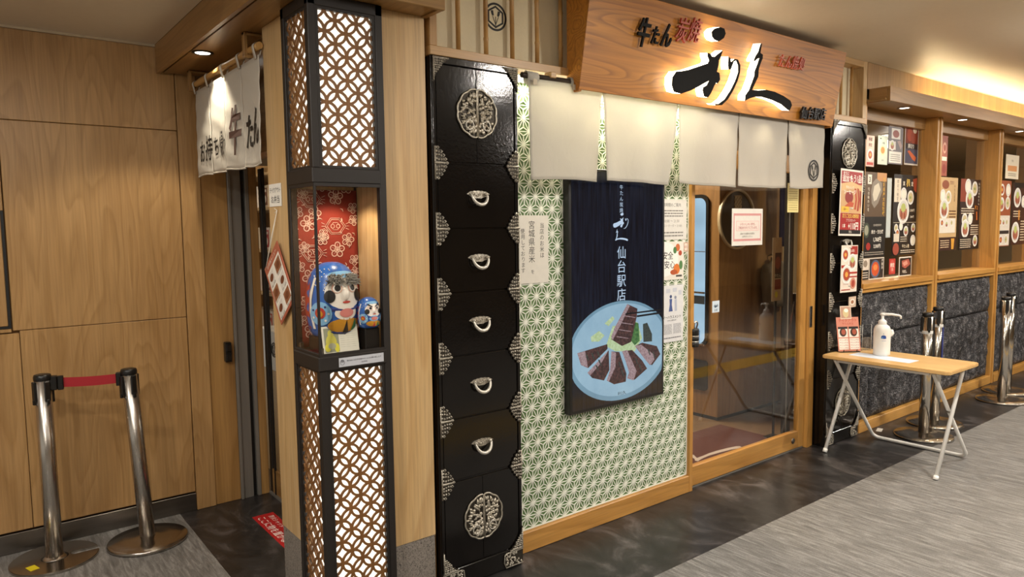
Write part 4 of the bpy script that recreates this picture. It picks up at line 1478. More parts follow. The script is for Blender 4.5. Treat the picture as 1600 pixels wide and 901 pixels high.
def patch(prof, pts, off, thick=.0015, n=5):
    """paint patch: outline in (angle deg, z) wrapped on the doll's skin as a raised fan"""
    mb = MB()
    ca = sum(p[0] for p in pts) / len(pts)
    cz = sum(p[1] for p in pts) / len(pts)
    N = len(pts)
    vs = []
    for k in range(n + 1):
        s = k / n
        for a, z in pts:
            A, Z = ca + (a - ca) * s, cz + (z - cz) * s
            rr = on_body(prof, A, Z) + off
            vs.append((rr * math.sin(R(A)), -rr * math.cos(R(A)), Z))
    fs = []
    for k in range(n):
        for i in range(N):
            j = (i + 1) % N
            fs.append((k * N + i, (k + 1) * N + i, (k + 1) * N + j, k * N + j))
    mb.add(vs, fs, 0, True)
    return mb


def ellp(ca, cz, ra, rz, n=18):
    return [(ca + ra * math.cos(2 * PI * i / n), cz + rz * math.sin(2 * PI * i / n)) for i in range(n)]


def daruma(name, label, M, s, big, kr=.84):
    d = thing(name, label, 'daruma doll', M)
    prof = [(x * s * kr, z * s) for x, z in ((.05, 0), (.30, .0), (.385, .06), (.44, .2), (.46, .38), (.45, .55), (.425, .68), (.37, .82), (.28, .92), (.15, .985), (.02, 1.0))]
    # smooth the profile
    P = []
    for i in range(len(prof) - 1):
        for k in range(4):
            t = k / 4
            p0, p1, p2, p3 = prof[max(i - 1, 0)], prof[i], prof[i + 1], prof[min(i + 2, len(prof) - 1)]
            P.append(tuple(.5 * (2 * p1[q] + (p2[q] - p0[q]) * t + (2 * p0[q] - 5 * p1[q] + 4 * p2[q] - p3[q]) * t * t + (3 * p1[q] - p0[q] - 3 * p2[q] + p3[q]) * t ** 3) for q in (0, 1)))
    P.append(prof[-1])
    prof = P
    body = MB().lathe(P, 32).build('body', DB, d)
    put = lambda nm, pts, off, mat: patch(prof, [(a, z * s) for a, z in pts], off * s).build(nm, mat, d)
    put('back_robe', [(92, .1), (135, .06), (180, .05), (225, .06), (268, .1), (274, .3), (276, .5), (272, .7), (258, .85), (180, .95), (102, .85), (88, .7), (84, .5), (86, .3)], .006, DRED)
    put('face', ellp(0, .60, 46, .22, 22), .008, DW)
    put('hood_trim', ellp(0, .84, 40, .045), .012, DLB)
    for sd in (-1, 1):
        put('eye_socket', ellp(sd * 19, .665, 12, .07), .014, DPK)
        put('eye', ellp(sd * 19, .66, 9.5, .055), .020, DW)
        put('pupil', ellp(sd * 18, .665, 6.5, .042), .026, DBL)
        put('cheek', ellp(sd * 35, .555, 12, .085), .016, DBL)
        put('sleeve', ellp(sd * 55, .33, 24, .16), .02, DLB)
        put('sleeve_flower', ellp(sd * 55, .34, 11, .075), .028, DRED)
        put('sleeve_leaf', ellp(sd * 55, .33, 6, .045), .034, DGOLD)
    put('mouth', ellp(0, .475, 9, .016), .018, DRED)
    put('collar', [(-42, .42), (0, .36), (42, .42), (40, .37), (0, .30), (-40, .37)], .016, DNAVY)
    put('chest_panel', ellp(0, .33, 26, .095), .012, DW if big else DLB)
    put('chest_flower', ellp(0, .33, 16, .06), .02, plain('#cf7f78', .4))
    put('robe', ellp(0, .16, 42, .10), .012, DGOLD)
    put('robe_fold', [(-8, .06), (0, .24), (8, .06)], .02, DRED if not big else plain('#2c2218', .4))
    put('robe_fold', [(14, .08), (22, .25), (32, .10)], .02, DGRN)
    put('robe_hem', [(-50, .045), (0, .03), (50, .045), (50, .09), (0, .075), (-50, .09)], .016, DNAVY)
    for sd in (-1, 1):
        put('hood_stripe', [(sd * 72, .12), (sd * 80, .12), (sd * 84, .35), (sd * 84, .6), (sd * 78, .8), (sd * 70, .8), (sd * 77, .6), (sd * 77, .35)], .009, DW)
        for k in range(7):
            a_ = 2 * PI * k / 7
            put('sleeve_dot', ellp(sd * 55 + 17 * math.cos(a_), .33 + .115 * math.sin(a_), 2.4, .016, 8), .026, DNAVY if k % 2 else DW)
    # nose
    MB().ball((0, -.455 * s * kr, .575 * s), .05 * s, .06 * s, .085 * s, 10, 8).build('nose', DW, d)
    for sd in (-1, 1):
        b = MB()
        rnd = random.Random(5 + sd)
        if big:
            for k in range(170):
                a = R(sd * (20 + rnd.uniform(-14, 17)))
                z = (.76 + rnd.uniform(-.05, .06)) * s
                rr = on_body(prof, 0, z) + .004
                p = Vector((rr * math.sin(a), -rr * math.cos(a), z))
                o = Vector((math.sin(a), -math.cos(a), .2))
                q = p + o * .055 * s + Vector((rnd.uniform(-.05, .05), rnd.uniform(-.02, .02), rnd.uniform(-.055, .04))) * s
                b.tube([p, (p + q) / 2 + Vector((0, 0, .012 * s)), q], [.008 * s, .009 * s, .002 * s], 5)
            b.build('bushy_eyebrow', plain('#8f8b84', .95), d)
        else:
            put('painted_eyebrow', [(sd * 6, .72), (sd * 30, .80), (sd * 34, .76), (sd * 10, .69)], .02, DBL)
    # white dots on the hood
    b = MB()
    for k in range(60 if big else 24):
        a, z = R(rnd.choice((-1, 1)) * rnd.uniform(35, 88)), rnd.uniform(.60, .94) * s
        rr = on_body(prof, 0, z) + .001
        b.ball((rr * math.sin(a), -rr * math.cos(a), z), .009 * s, .009 * s, .009 * s, 6, 4)
    b.build('hood_dots', DW, d)
    return d


daruma('daruma_doll', 'large blue daruma doll with bushy grey eyebrows in the display case', T(1.207, 2.752, 1.218, R(6)), .300, True, .78)
daruma('daruma_doll', 'small blue daruma doll on a black block in the display case', T(1.322, 2.660, 1.247, R(2)), .125, False, .84)
MB().box(-.030, .034, -.03, .034, 0, .088, 0, .003).build('display_block', plain('#1a1512', .3), None, T(1.322, 2.664, 1.158), 'black display block under the small daruma doll', 'block')
MB().box(-.075, .075, -.06, .06, 0, .058, 0, .003).build('display_block', plain('#32231a', .4), None, T(1.205, 2.765, 1.158), 'dark display block under the large daruma doll', 'block')
cd = MB().box(0, .150, 0, .108, 0, .002).build('info_card', plain('#ddd9cb', .5), None, T(1.120, 2.655, 1.159) @ Matrix.Rotation(R(-3), 4, 'Z') @ FR(0, 0, 0) @ Matrix.Rotation(R(-12), 4, 'X'), 'printed card with yellow statue photo standing before the large daruma doll', 'card')
b = MB()
b.box(.008, .068, .004, .10, .002, .0022, 0)
b.ell(.036, .045, .022, .03, .0022, .0024, 1).ell(.036, .078, .012, .015, .0022, .0025, 1).ell(.02, .022, .012, .016, .0022, .0026, 2).ell(.058, .02, .010, .018, .0022, .0026, 2).ell(.038, .028, .016, .012, .0022, .0027, 3)
b.text('仙台張子', .108, .093, .014, .0022, 4)
for k in range(8):
    b.text('ーーー・ーー・ーーー・', .108, .080 - k * .0085, .0065, .0022, 4)
b.build('print', [plain('#8d8f78', .5), plain('#c9c04e', .5), plain('#d9d03c', .5), plain('#a9a98e', .5), plain('#5d5a52', .6)], cd)

# ================================================================== TAKE-OUT ENTRANCE
tn = thing('takeout_curtain', 'short white linen curtain with black brush writing over the take-out entrance', 'curtain', FL(1.10, 4.24, 0))
b = MB()
pth = [(-.06 + 1.12 * k / 12, 2.452, 0) for k in range(13)]
b.tube(pth, [.0155 + (.003 if k % 4 == 2 else 0) for k in range(13)], 12)
b.build('bamboo_rod', BAMBOO, tn)
for a in (-.02, .925):
    b = MB()
    b.box(a - .015, a + .015, 2.43, 2.531, .012, .028, 0, .002).box(a - .015, a + .015, 2.42, 2.436, -.02, .028, 0, .002).box(a - .02, a + .02, 2.519, 2.531, -.08, .028, 0, .002)
    b.build('rod_hook', WOOD_BROWN_Z, tn)
LE = [0, .262, .538, .79, 1.045]


def lfold(a, z):
    d = min(1, max(0, (2.42 - z) / .4))
    k = .009 * math.sin(a * 12.5 + .4) * d + .003 * math.sin(a * 24 + 2) * d
    return k + .004 * math.sin(z * 60 + a * 20) * .4


for i in range(4):
    g = []
    for kz in range(21):
        zz = kz / 20
        g.append([(LE[i] + (LE[i + 1] - LE[i]) * k / 20, 0, 0) for k in range(21)])
        for k in range(21):
            a = g[-1][k][0]
            zb = 1.945 + .006 * math.sin(k / 20 * PI + i)
            z = zb + (2.415 - zb) * zz
            g[-1][k] = (a, z, lfold(a, z))
    p = MB().shell(g, .0016).build('cloth_panel', CLOTH_L, tn)
    MB().tube([(q[0], q[1] + .004, q[2]) for q in g[0]], .0022, 5).build('hem', CLOTH_L, p)
for a in (.022, .262, .538, .79, 1.02):
    rr = .019
    g = [[(a - .014, 2.40, .008), (a + .014, 2.40, .008)]]
    for k in range(11):
        t = R(-20 + 22 * k)
        g.append([(a - .014, 2.452 + rr * math.sin(t), rr * math.cos(t)), (a + .014, 2.452 + rr * math.sin(t), rr * math.cos(t))])
    g.append([(a - .014, 2.40, -.004), (a + .014, 2.40, -.004)])
    MB().shell(g, .0012).build('sewn_loop', CLOTH_L, tn)
wp = lambda a, z: lfold(a, z) + .004
for ch, a, z, s in (('お', .115, 2.075, .13), ('持', .225, 2.085, .14), ('ち', .325, 2.085, .11), ('帰', .435, 2.085, .14), ('り', .50, 2.07, .10)):
    MB().text(ch, a, z, s, 0, 0, 0, bold=.012, shear=.15, sx=.72, warp=wp).build('brush_character', INK, tn)
for ch, a, z, s in (('た', .865, 2.10, .17), ('ん', .975, 2.115, .19)):
    MB().text(ch, a, z, s, 0, 0, 0, bold=.022, shear=.2, sx=.62, warp=wp).build('brush_character', INK, tn)
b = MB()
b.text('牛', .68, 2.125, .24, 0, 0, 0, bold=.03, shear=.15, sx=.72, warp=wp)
b.build('brush_character', plain('#4a2a1c', .8), tn)  # brown ink colour paints in the light falling on this character

# sliding glass door to the take-out counter
d2 = struct('door_2', MB().box(1.476, 1.496, 4.36, 4.40, .012, 2.02, 0, .002), BLACK_METAL)
MB().box(1.476, 1.50, 3.21, 4.36, .012, .165, 0, .002).build('bottom_rail', WOOD_BROWN, d2)
MB().box(1.484, 1.490, 3.21, 4.36, .165, 2.02).build('pane', GLASS, d2)
MB().box(1.472, 1.482, 4.30, 4.315, .012, 2.02).build('door_edge', BLACK_DARK, d2)
MB().box(1.464, 1.51, 3.21, 4.40, .0, .012).build('door_track', STEEL_DARK, d2)
struct('wall_takeout', MB().box(2.3, 2.35, 4.0, 6.9, 0, 2.7), plain('#7b6549', .7))
lamp('takeout_fill_lamp', 'AREA', (1.78, 5.0, 2.6), 14, (1, .86, .66), .5)  # no fitting; added to brighten the shelf behind the glass
ts = thing('takeout_shelf', 'wooden shelf unit with packed food behind the take-out door', 'shelf', T(1.86, 4.62, 0))
MB().box(.42, .44, 0, 1.6, 0, 2.2).build('back_board', WOOD_PALE, ts)
for z in (.55, .86, 1.17, 1.50, 1.82, 2.08):
    MB().box(0, .42, 0, 1.6, z - .02, z, 0, .002).build('shelf_board', WOOD_PALE, ts)
MB().box(0, .42, 1.58, 1.6, 0, 2.2).build('side_board', WOOD_PALE, ts)
kinds = [('#c9b49b', '#8d3a24'), ('#e6d6c8', '#b03027'), ('#d8c7ac', '#7a4526'), ('#f0e6da', '#c25640')]
for r_, z in enumerate((.86, 1.17, 1.50, 1.82)):
    for k in range(2, 5):
        c1, c2 = kinds[(r_ + k) % 4]
        o = thing('food_package', ['boxed take-out meal with a photo label on the lowest filled board of the take-out shelf', 'boxed take-out meal on the second filled board of the take-out shelf from below', 'boxed take-out meal on the third filled board of the take-out shelf from below', 'boxed take-out meal on the top filled board of the take-out shelf'][r_], 'package', T(1.885, 4.70 + k * .235, z), 'meal packages on the take-out shelf')
        MB().box(0, .16, 0, .19, 0, .17, 0, .006).build('box', plain(c1, .5), o)
        b = MB(FL(0, .19, 0)).box(.015, .175, .02, .15, 0, .0015)
        b.build('photo_label', plain(c2, .5), o)
        b = MB(FL(-.0016, .19, 0)).ell(.095, .065, .06, .038, 0, .001).box(.03, .16, .118, .138, 0, .001)
        b.build('label_print', plain('#eadccb', .5), o)
b = thing('counter_register', 'white cash register with a round emblem inside the take-out door', 'register', T(1.62, 4.52, 0))
MB().box(.0, .22, 0, .5, 0, .72, 0, .004).build('stand', WOOD_PALE, b)
MB().prism([(0, .72), (.22, .72), (.22, .86), (.12, .98), (.0, .98)], 0, .42).build('case', WHITE_PAINT, b, FR(0, .46, 0))
m_ = MB(FL(-.001, .46, 0))
crest(m_, .33, .86, .05, 0, .0015)
m_.build('emblem', INK, b)

# hand-written sign and tilted menu on the pillar -----------------------------------------------
hs = MB().box(0, .148, 0, .098, 0, .0012).build('handwritten_sign', PAPER, None, FL(1.1185, 3.188, 1.753), 'small white handwritten take-out lunch sign on the oak pillar', 'sign')
b = MB()
b.text('テイクアウト', .074, .070, .026, .0016, 0, bold=.006, sx=.85).text('お弁当', .074, .030, .036, .0016, 0, bold=.006)
b.build('handwriting', plain('#1c1a22', .6), hs)
hm = thing('hanging_menu', 'red framed laminated menu hanging tilted by a cord on the oak pillar', 'menu', FL(1.105, 3.072, 1.42) @ Matrix.Rotation(R(38), 4, 'Z'))
mw, mh = .215, .30
b = MB().box(-mw / 2, mw / 2, -mh / 2, mh / 2, -.002, .002, 0, .0008)
b.build('menu_sheet', plain('#a85a45', .35), hm)
b = MB()
b.box(-mw / 2 + .016, mw / 2 - .016, -mh / 2 + .014, mh / 2 - .045, .002, .0026, 0)
for k in range(3):
    for j in range(2):
        x, y = -mw / 2 + .055 + j * .10, mh / 2 - .085 - k * .08
        b.box(x - .036, x + .036, y - .028, y + .028, .0026, .003, 1 + (k + j) % 2)
        b.ell(x, y, .024, .016, .003, .0034, 3)
        b.text('弁当 1,200円', x, y - .036, .011, .0032, 4)
b.text('お弁当メニュー', 0, mh / 2 - .022, .021, .0026, 5)
b.build('menu_print', [plain('#e2ddd2', .5), plain('#cfc9c0', .5), plain('#8c5a3c', .5), plain('#6b3a22', .5), plain('#45342c', .6), plain('#efe2d2', .5)], hm)
Mi = (FL(1.105, 3.072, 1.42) @ Matrix.Rotation(R(38), 4, 'Z')).inverted()
b = MB(Mi)
tp = (FL(1.105, 3.072, 1.42) @ Matrix.Rotation(R(38), 4, 'Z')) @ Vector((-mw / 2 + .014, mh / 2 - .014, .003))
pk = Vector((1.113, 3.085, 1.735))
b.tube([tp, (tp + pk) / 2 + Vector((-.002, .004, 0)), pk], .0016, 6).tube([tp, (tp + pk) / 2 + Vector((-.002, -.007, 0)), pk], .0016, 6)
b.tube([pk, pk + Vector((-.004, .02, -.012))], .0015, 5).tube([pk, pk + Vector((-.004, .022, .008))], .0015, 5)
b.build('cord', plain('#d9d2c4', .8), hm)

# red floor sticker -----------------------------------------------------------------------------
FS = Matrix(((0, 1, 0, 1.252), (-1, 0, 0, 4.078), (0, 0, 1, 0), (0, 0, 0, 1)))
st = MB().box(0, .70, 0, .122, 0, .0012).build('floor_sticker', plain('#b0161c', .45), None, FS, 'red sticker with white shutter warning on the black floor', 'sticker')
b = MB()
b.text('ここに物を置かないで下さい', .03, .038, .052, .0016, 0, align='L', bold=.01).text('防火シャッター', .045, .092, .034, .0016, 0, align='L', bold=.006)
b.build('lettering', plain('#e9dcd6', .5), st)

# ================================================================== QUEUE POSTS
def queue_post(label, group, x, y, mat, base_mat, hgt=.955, rz=0.0, lean=None, slot=False, rr=.19, stick=None, belt_tape=None):
    o = thing('queue_post', label, 'queue post', T(x, y, 0, rz), group)
    b = MB()
    if slot:
        n = 56
        P = [(rr * math.cos(2 * PI * i / n), rr * math.sin(2 * PI * i / n)) for i in range(n)]
        P = [p for p in P if not (p[0] > 0 and abs(p[1]) < .022)]
        i0 = max(range(len(P)), key=lambda i: (P[i][1] if P[i][1] < 0 else -9))
        neg = [p for p in P if p[1] > 0]
        ring = [p for p in sorted(P, key=lambda p: math.atan2(p[1], p[0]) % (2 * PI))]
        notch = [(rr * .99, -.022), (.085, -.022), (.072, -.013), (.068, 0), (.072, .013), (.085, .022), (rr * .99, .022)]
        out = ring + notch
        b.prism(out, 0, .010)
        b.prism([(x_ * .985, y_ * (.985 if abs(y_) > .03 else 1.15)) for x_, y_ in out], .010, .013)
        b.lathe([(.062, .0125), (.05, .016), (.041, .026)], 28)
    else:
        b.lathe([(rr, 0), (rr, .014), (rr * .975, .020), (rr * .6, .025), (.06, .030), (.041, .036)], 48)
    b.build('base', base_mat, o)
    top = Vector(lean) if lean else Vector((0, 0, 0))
    k = MB()
    k.tube([(0, 0, .016), (top.x * .5, top.y * .5, hgt * .5), (top.x, top.y, hgt - .02)], .0375, 28)
    pole = k.build('pole', mat, o)
    c = MB(T(top.x, top.y, hgt - .02))
    c.lathe([(.0385, -.012), (.0395, -.008), (.0395, .006), (.036, .016), (.030, .018), (.0, .0185)], 28)
    c.build('cap', BLACK_PLASTIC, o)
    c = MB(T(top.x, top.y, hgt))
    for a in range(4):
        c.M = T(top.x, top.y, hgt, a * PI / 2 + .35)
        c.box(-.013, .013, -.047, -.034, -.135, -.035, 0, .003).box(-.007, .007, -.050, -.034, -.150, -.125, 0, .002)
    c.build('belt_socket', BLACK_PLASTIC, o)
    if stick:
        sx, sy, sw, sh, a = stick
        MB(T(sx, sy, .0135, a)).box(-sw, sw, -sh, sh, .0, .0012).build('sticker', plain('#d9c51c', .5), o)
    return o


s1 = queue_post('brushed steel queue post with a slotted base holding a red belt by the oak wall', None, .300, 4.190, STEEL, STEEL_BASE, .955, 0, None, True, .195, (-.10, -.075, .02, .03, .3))
s2 = queue_post('leaning brushed steel queue post with a round base receiving the red belt', None, .716, 4.120, STEEL, STEEL_BASE, .945, 0, (-.045, .0, 0), False, .195, (-.01, -.075, .042, .008, .2))
# red belt between the two
A, Bp = Vector((.300, 4.190, .905)), Vector((.671, 4.120, .895))
dv = (Bp - A).normalized()
b = MB(s1.matrix_basis.inverted())
P0, P1 = A + dv * .085, Bp - dv * .045
nrm = Vector((dv.y, -dv.x, 0)) * .0015
hh = Vector((0, 0, .024))
vs = []
N = 10
for k in range(N + 1):
    p = P0 + (P1 - P0) * k / N + Vector((0, 0, -.004 * math.sin(PI * k / N)))
    vs += [p - hh - nrm, p + hh - nrm, p + hh + nrm, p - hh + nrm]
fs = []
for k in range(N):
    for q in range(4):
        fs.append((4 * k + q, 4 * k + (q + 1) % 4, 4 * k + 4 + (q + 1) % 4, 4 * k + 4 + q))
fs += [(0, 1, 2, 3), (4 * N + 3, 4 * N + 2, 4 * N + 1, 4 * N)]
b.add(vs, fs)
b.build('belt', RED_BELT, s1)
b = MB(s1.matrix_basis.inverted() @ T(A.x, A.y, A.z, math.atan2(dv.y, dv.x)))
b.box(.034, .062, -.022, .022, -.035, .035, 0, .004).box(.062, .088, -.014, .014, -.038, .032, 0, .003)
b.build('belt_buckle', BLACK_PLASTIC, s1)
b = MB(s2.matrix_basis.inverted() @ T(Bp.x, Bp.y, Bp.z, math.atan2(dv.y, dv.x)))
b.box(-.060, -.036, -.016, .016, -.036, .032, 0, .003)
b.build('belt_clip', BLACK_PLASTIC, s2)

gch = 'chrome queue posts by the stone wall'
c1 = queue_post('chrome queue post standing behind the folding table, white tag near its top', gch, 5.80, 2.305, CHROME, STEEL_BASE, .965, .3, None, False, .205)
c2 = queue_post('chrome queue post between the stone wall and the post behind the folding table', gch, 6.235, 2.400, CHROME, STEEL_BASE, .965, .1, None, False, .205)
c3 = queue_post('chrome queue post farther along the stone wall, yellow sticker on its base', gch, 7.50, 2.325, CHROME, STEEL_BASE, .965, .2, None, False, .205, (.02, -.10, .02, .012, .0))
c4 = queue_post('chrome queue post closest to the third window, blue tag on its base', gch, 7.93, 2.42, CHROME, STEEL_BASE, .965, .0, None, False, .205)
MB(T(-.02, -.10, .0135, .2)).box(-.02, .02, -.012, .012, 0, .001).build('sticker', plain('#4a6fd0', .5), c4)
for (p, q, par) in (((5.80, 2.305), (6.235, 2.400), c1), ((7.50, 2.325), (7.93, 2.42), c3)):
    A, Bp = Vector((*p, .905)), Vector((*q, .905))
    dv = (Bp - A).normalized()
    L = (Bp - A).length
    b = MB(par.matrix_basis.inverted() @ T(A.x, A.y, A.z, math.atan2(dv.y, dv.x)))
    b.box(.036, L - .036, -.0015, .0015, -.028, .028)
    b.build('belt', plain('#17161b', .6), par)
    b = MB(par.matrix_basis.inverted() @ T(A.x, A.y, A.z, math.atan2(dv.y, dv.x)))
    b.box(.036, .075, -.018, .018, -.045, .04, 0, .003)
    b.build('belt_buckle', BLACK_PLASTIC, par)
for c in (c1, c2):
    MB().lathe([(.0383, .80), (.0386, .802), (.0386, .822), (.0383, .824)], 28).build('white_tag', plain('#d8d6d0', .5), c)
MB().box(-.012, .012, -.040, -.0372, .55, .80).build('blue_tape', plain('#27357c', .5), c2)

# ================================================================== FOLDING TABLE
tb = thing('folding_table', 'small folding table with a beech top and white tube legs', 'table', T(5.04, 2.185, 0))
bm = bmesh.new()
top = MB()
P = rrect(-.245, .245, -.415, .415, .03)
top.prism(P, .700, .716)
top.prism([(x * .985, y * .99) for x, y in P], .716, .720)
top.prism([(x * .98, y * .988) for x, y in P], .696, .700)
top.build('table_top', WOOD_TABLE, tb)
rl = .0125


def bend(pts, rr=.06, n=6):
    """round the inner corners of a polyline"""
    out = [Vector(pts[0])]
    for i in range(1, len(pts) - 1):
        p, a, c = Vector(pts[i]), Vector(pts[i - 1]), Vector(pts[i + 1])
        u_, v_ = (a - p).normalized(), (c - p).normalized()
        q0, q1 = p + u_ * rr, p + v_ * rr
        for k in range(n + 1):
            t = k / n
            out.append(q0 * (1 - t) ** 2 + p * 2 * t * (1 - t) + q1 * t * t)
    out.append(Vector(pts[-1]))
    return out


ya, yb = -.300, .345
MB().tube(bend([(-.185, ya, .690), (.43, ya, .0135), (.43, yb, .0135), (-.185, yb, .690)]), rl, 12).build('leg_frame', WHITE_PAINT, tb)
ya, yb = -.335, .405
MB().tube(bend([(-.175, ya, .012), (.205, ya, .688), (.205, yb, .688), (-.175, yb, .012)], .05), rl, 12).build('leg_frame', WHITE_PAINT, tb)
for y in (-.335, .405):
    MB().tube([(-.181, y, 0.001), (-.168, y, .025)], .0155, 12).build('foot_cap', plain('#f0efeb', .5), tb)
for y in (-.318, .375):
    MB().tube([(.048, y - .02, .40), (.048, y + .02, .40)], .006, 8).build('pivot', STEEL_DARK, tb)
MB().box(-.20, -.175, -.28, .32, .672, .695, 0, .003).build('under_rail', WHITE_PAINT, tb)

# paper sheet, hand sanitizer, menu stand, acrylic stand
MB().box(-.07, .075, -.205, .205, 0, .0008).build('paper_sheet', plain('#cfdae6', .6), None, T(4.99, 2.262, .720, R(-1)), 'pale blue sheet of paper under the pump bottle on the folding table', 'paper')
pb = thing('sanitizer_bottle', 'white pump bottle of hand sanitizer on the folding table', 'bottle', T(5.085, 2.315, .7208, R(-52)))
bt, ntb, bb = newmat('milky_bottle_plastic')
nn = nd(ntb, 'ShaderNodeTexNoise', {0: obj_co(ntb), 'Scale': 8.0})
ntb.links.new(mixc(ntb, nn.outputs[0], srgb('#dedad2'), srgb('#e9e6df')), bb.inputs['Base Color'])
bb.inputs['Roughness'].default_value = .3
bb.inputs['Subsurface Weight'].default_value = .2
bb.inputs['Subsurface Radius'].default_value = (.02, .02, .02)
MB().lathe([(.050, 0), (.054, .004), (.0545, .02), (.0545, .165), (.053, .185), (.046, .203), (.034, .214), (.026, .218)], 32).build('body', bt, pb)
MB().lathe([(.026, .214), (.027, .218), (.027, .238), (.022, .246), (.012, .252), (.009, .258), (.009, .285)], 24).build('pump_collar', WHITE_PAINT, pb)
b = MB()
b.ball((0, 0, .288), .017, .017, .010, 16, 8).tube([(-.012, 0, .289), (.06, 0, .288), (.108, 0, .280), (.116, 0, .274), (.117, 0, .258)], [.011, .0085, .0072, .007, .006], 10)
b.build('pump_spout', WHITE_PAINT, pb)
MB().tube([(.048, .012, .175), (.066, .018, .17), (.07, .018, .155), (.058, .015, .138), (.05, .012, .135)], [.006, .012, .014, .012, .006], 8).build('spout_clip', WHITE_PAINT, pb)
lbm = MB()
for k, (a, z, w_, h_) in enumerate(((-92, .135, 17, .012), (-100, .128, 10, .006), (-88, .127, 15, .005))):
    pts = ellp(a, z, w_, h_, 20)
    vs = [(.0552 * math.cos(R(q)), .0552 * math.sin(R(q)), z_) for q, z_ in pts]
    vs.append((.0556 * math.cos(R(a)), .0556 * math.sin(R(a)), z))
    lbm.add(vs, [(i, (i + 1) % 20, 20) for i in range(20)], 0 if k != 1 else 1)
for q in range(5):
    a = R(-102 + q * 6)
    lbm.ball((.0548 * math.cos(a), .0548 * math.sin(a), .108), .0016, .0016, .0022, 6, 4, 1)
lbm.ball((.0545 * math.cos(R(-93)), .0545 * math.sin(R(-93)), .158), .003, .003, .003, 8, 5, 1)
lbm.build('label_print', [plain('#274b93', .4), plain('#5d86b8', .4)], pb)

ms = thing('menu_stand', 'pink menu card on a black wire stand at the end of the folding table', 'menu stand', T(5.06, 2.555, .720, R(-32)))
b = MB()
b.tube([(-.075, .05, .003), (-.075, -.055, .003), (.075, -.055, .003), (.075, .05, .003), (-.075, .05, .003)], .003, 6)
b.tube([(-.06, .05, .003), (-.052, .012, .26), (-.045, .005, .27)], .003, 6).tube([(.06, .05, .003), (.052, .012, .26), (.045, .005, .27)], .003, 6)
b.tube([(-.052, .012, .255), (.052, .012, .255)], .003, 6).tube([(-.05, -.05, .003), (-.05, -.058, .02)], .003, 6).tube([(.05, -.05, .003), (.05, -.058, .02)], .003, 6)
b.build('wire_easel', plain('#191514', .4), ms)
CM = Matrix.Translation((0, -.046, .008)) @ Matrix.Rotation(R(-11), 4, 'X') @ FR(0, 0, 0)
MB().box(-.085, .085, 0, .245, 0, .002).build('menu_card', plain('#c8806a', .5), ms, CM)
b = MB()
b.text('テイクアウト', 0, .222, .024, .0022, 5, bold=.01).text('牛たん弁当', 0, .198, .017, .0022, 5)
for s in (-1, 1):
    x = s * .041
    b.box(x - .036, x + .036, .10, .175, .0021, .0025, 0).ell(x, .135, .026, .030, .0025, .0029, 1).ell(x + .004, .138, .016, .02, .0029, .0032, 2)
    b.box(x - .036, x + .036, .16, .176, .0026, .003, 3).box(x - .036, x + .036, .012, .092, .0021, .0025, 0)
    for k in range(4):
        b.text('牛たん弁当', x, .080 - k * .019, .013, .0026, 4)
b.build('card_print', [plain('#e4ddd2', .5), plain('#3a241a', .5), plain('#a2503a', .5), plain('#1d1613', .5), plain('#a0504a', .6), plain('#a83226', .5)], ms, CM)
CM2 = Matrix.Translation((-.01, -.004, .235)) @ Matrix.Rotation(R(-9), 4, 'X') @ FR(0, 0, 0)
c2_ = MB().box(-.042, .042, 0, .095, 0, .0015).build('small_card', plain('#d8c4ae', .5), ms, CM2)
MB(CM2).box(-.036, .036, .008, .088, .0015, .002, 0).ell(0, .045, .022, .034, .002, .0024, 1).ell(.004, .062, .016, .014, .0024, .0027, 2).build('small_card_print', [plain('#b98f78', .5), plain('#cdbb8c', .5), plain('#efe9dc', .5)], ms)
ac = thing('acrylic_stand', 'clear upright acrylic stand behind the pump bottle', 'stand', T(5.19, 2.470, .720, R(-30)))
acm = glass_mat('clear_acrylic', (.93, .93, .92), 1.4, .05)
MB().box(-.035, .035, -.003, .003, 0, .19, 0, .001).build('upright_plate', acm, ac)
MB().box(-.035, .035, .003, .055, 0, .004, 0, .001).build('foot_plate', acm, ac)
MB().tube([(-.035, 0, .0), (-.035, 0, .19), (.035, 0, .19), (.035, 0, 0)], .0018, 6).build('polished_edge', plain('#cfcdc8', .3), ac)
# white tape end on the black floor
MB().box(-.05, .05, -.02, .02, 0, .001).build('floor_tape', plain('#c9c4ba', .6), None, T(5.72, 2.60, 0, .3), 'short strip of white tape on the black floor under the stone wall', 'tape')

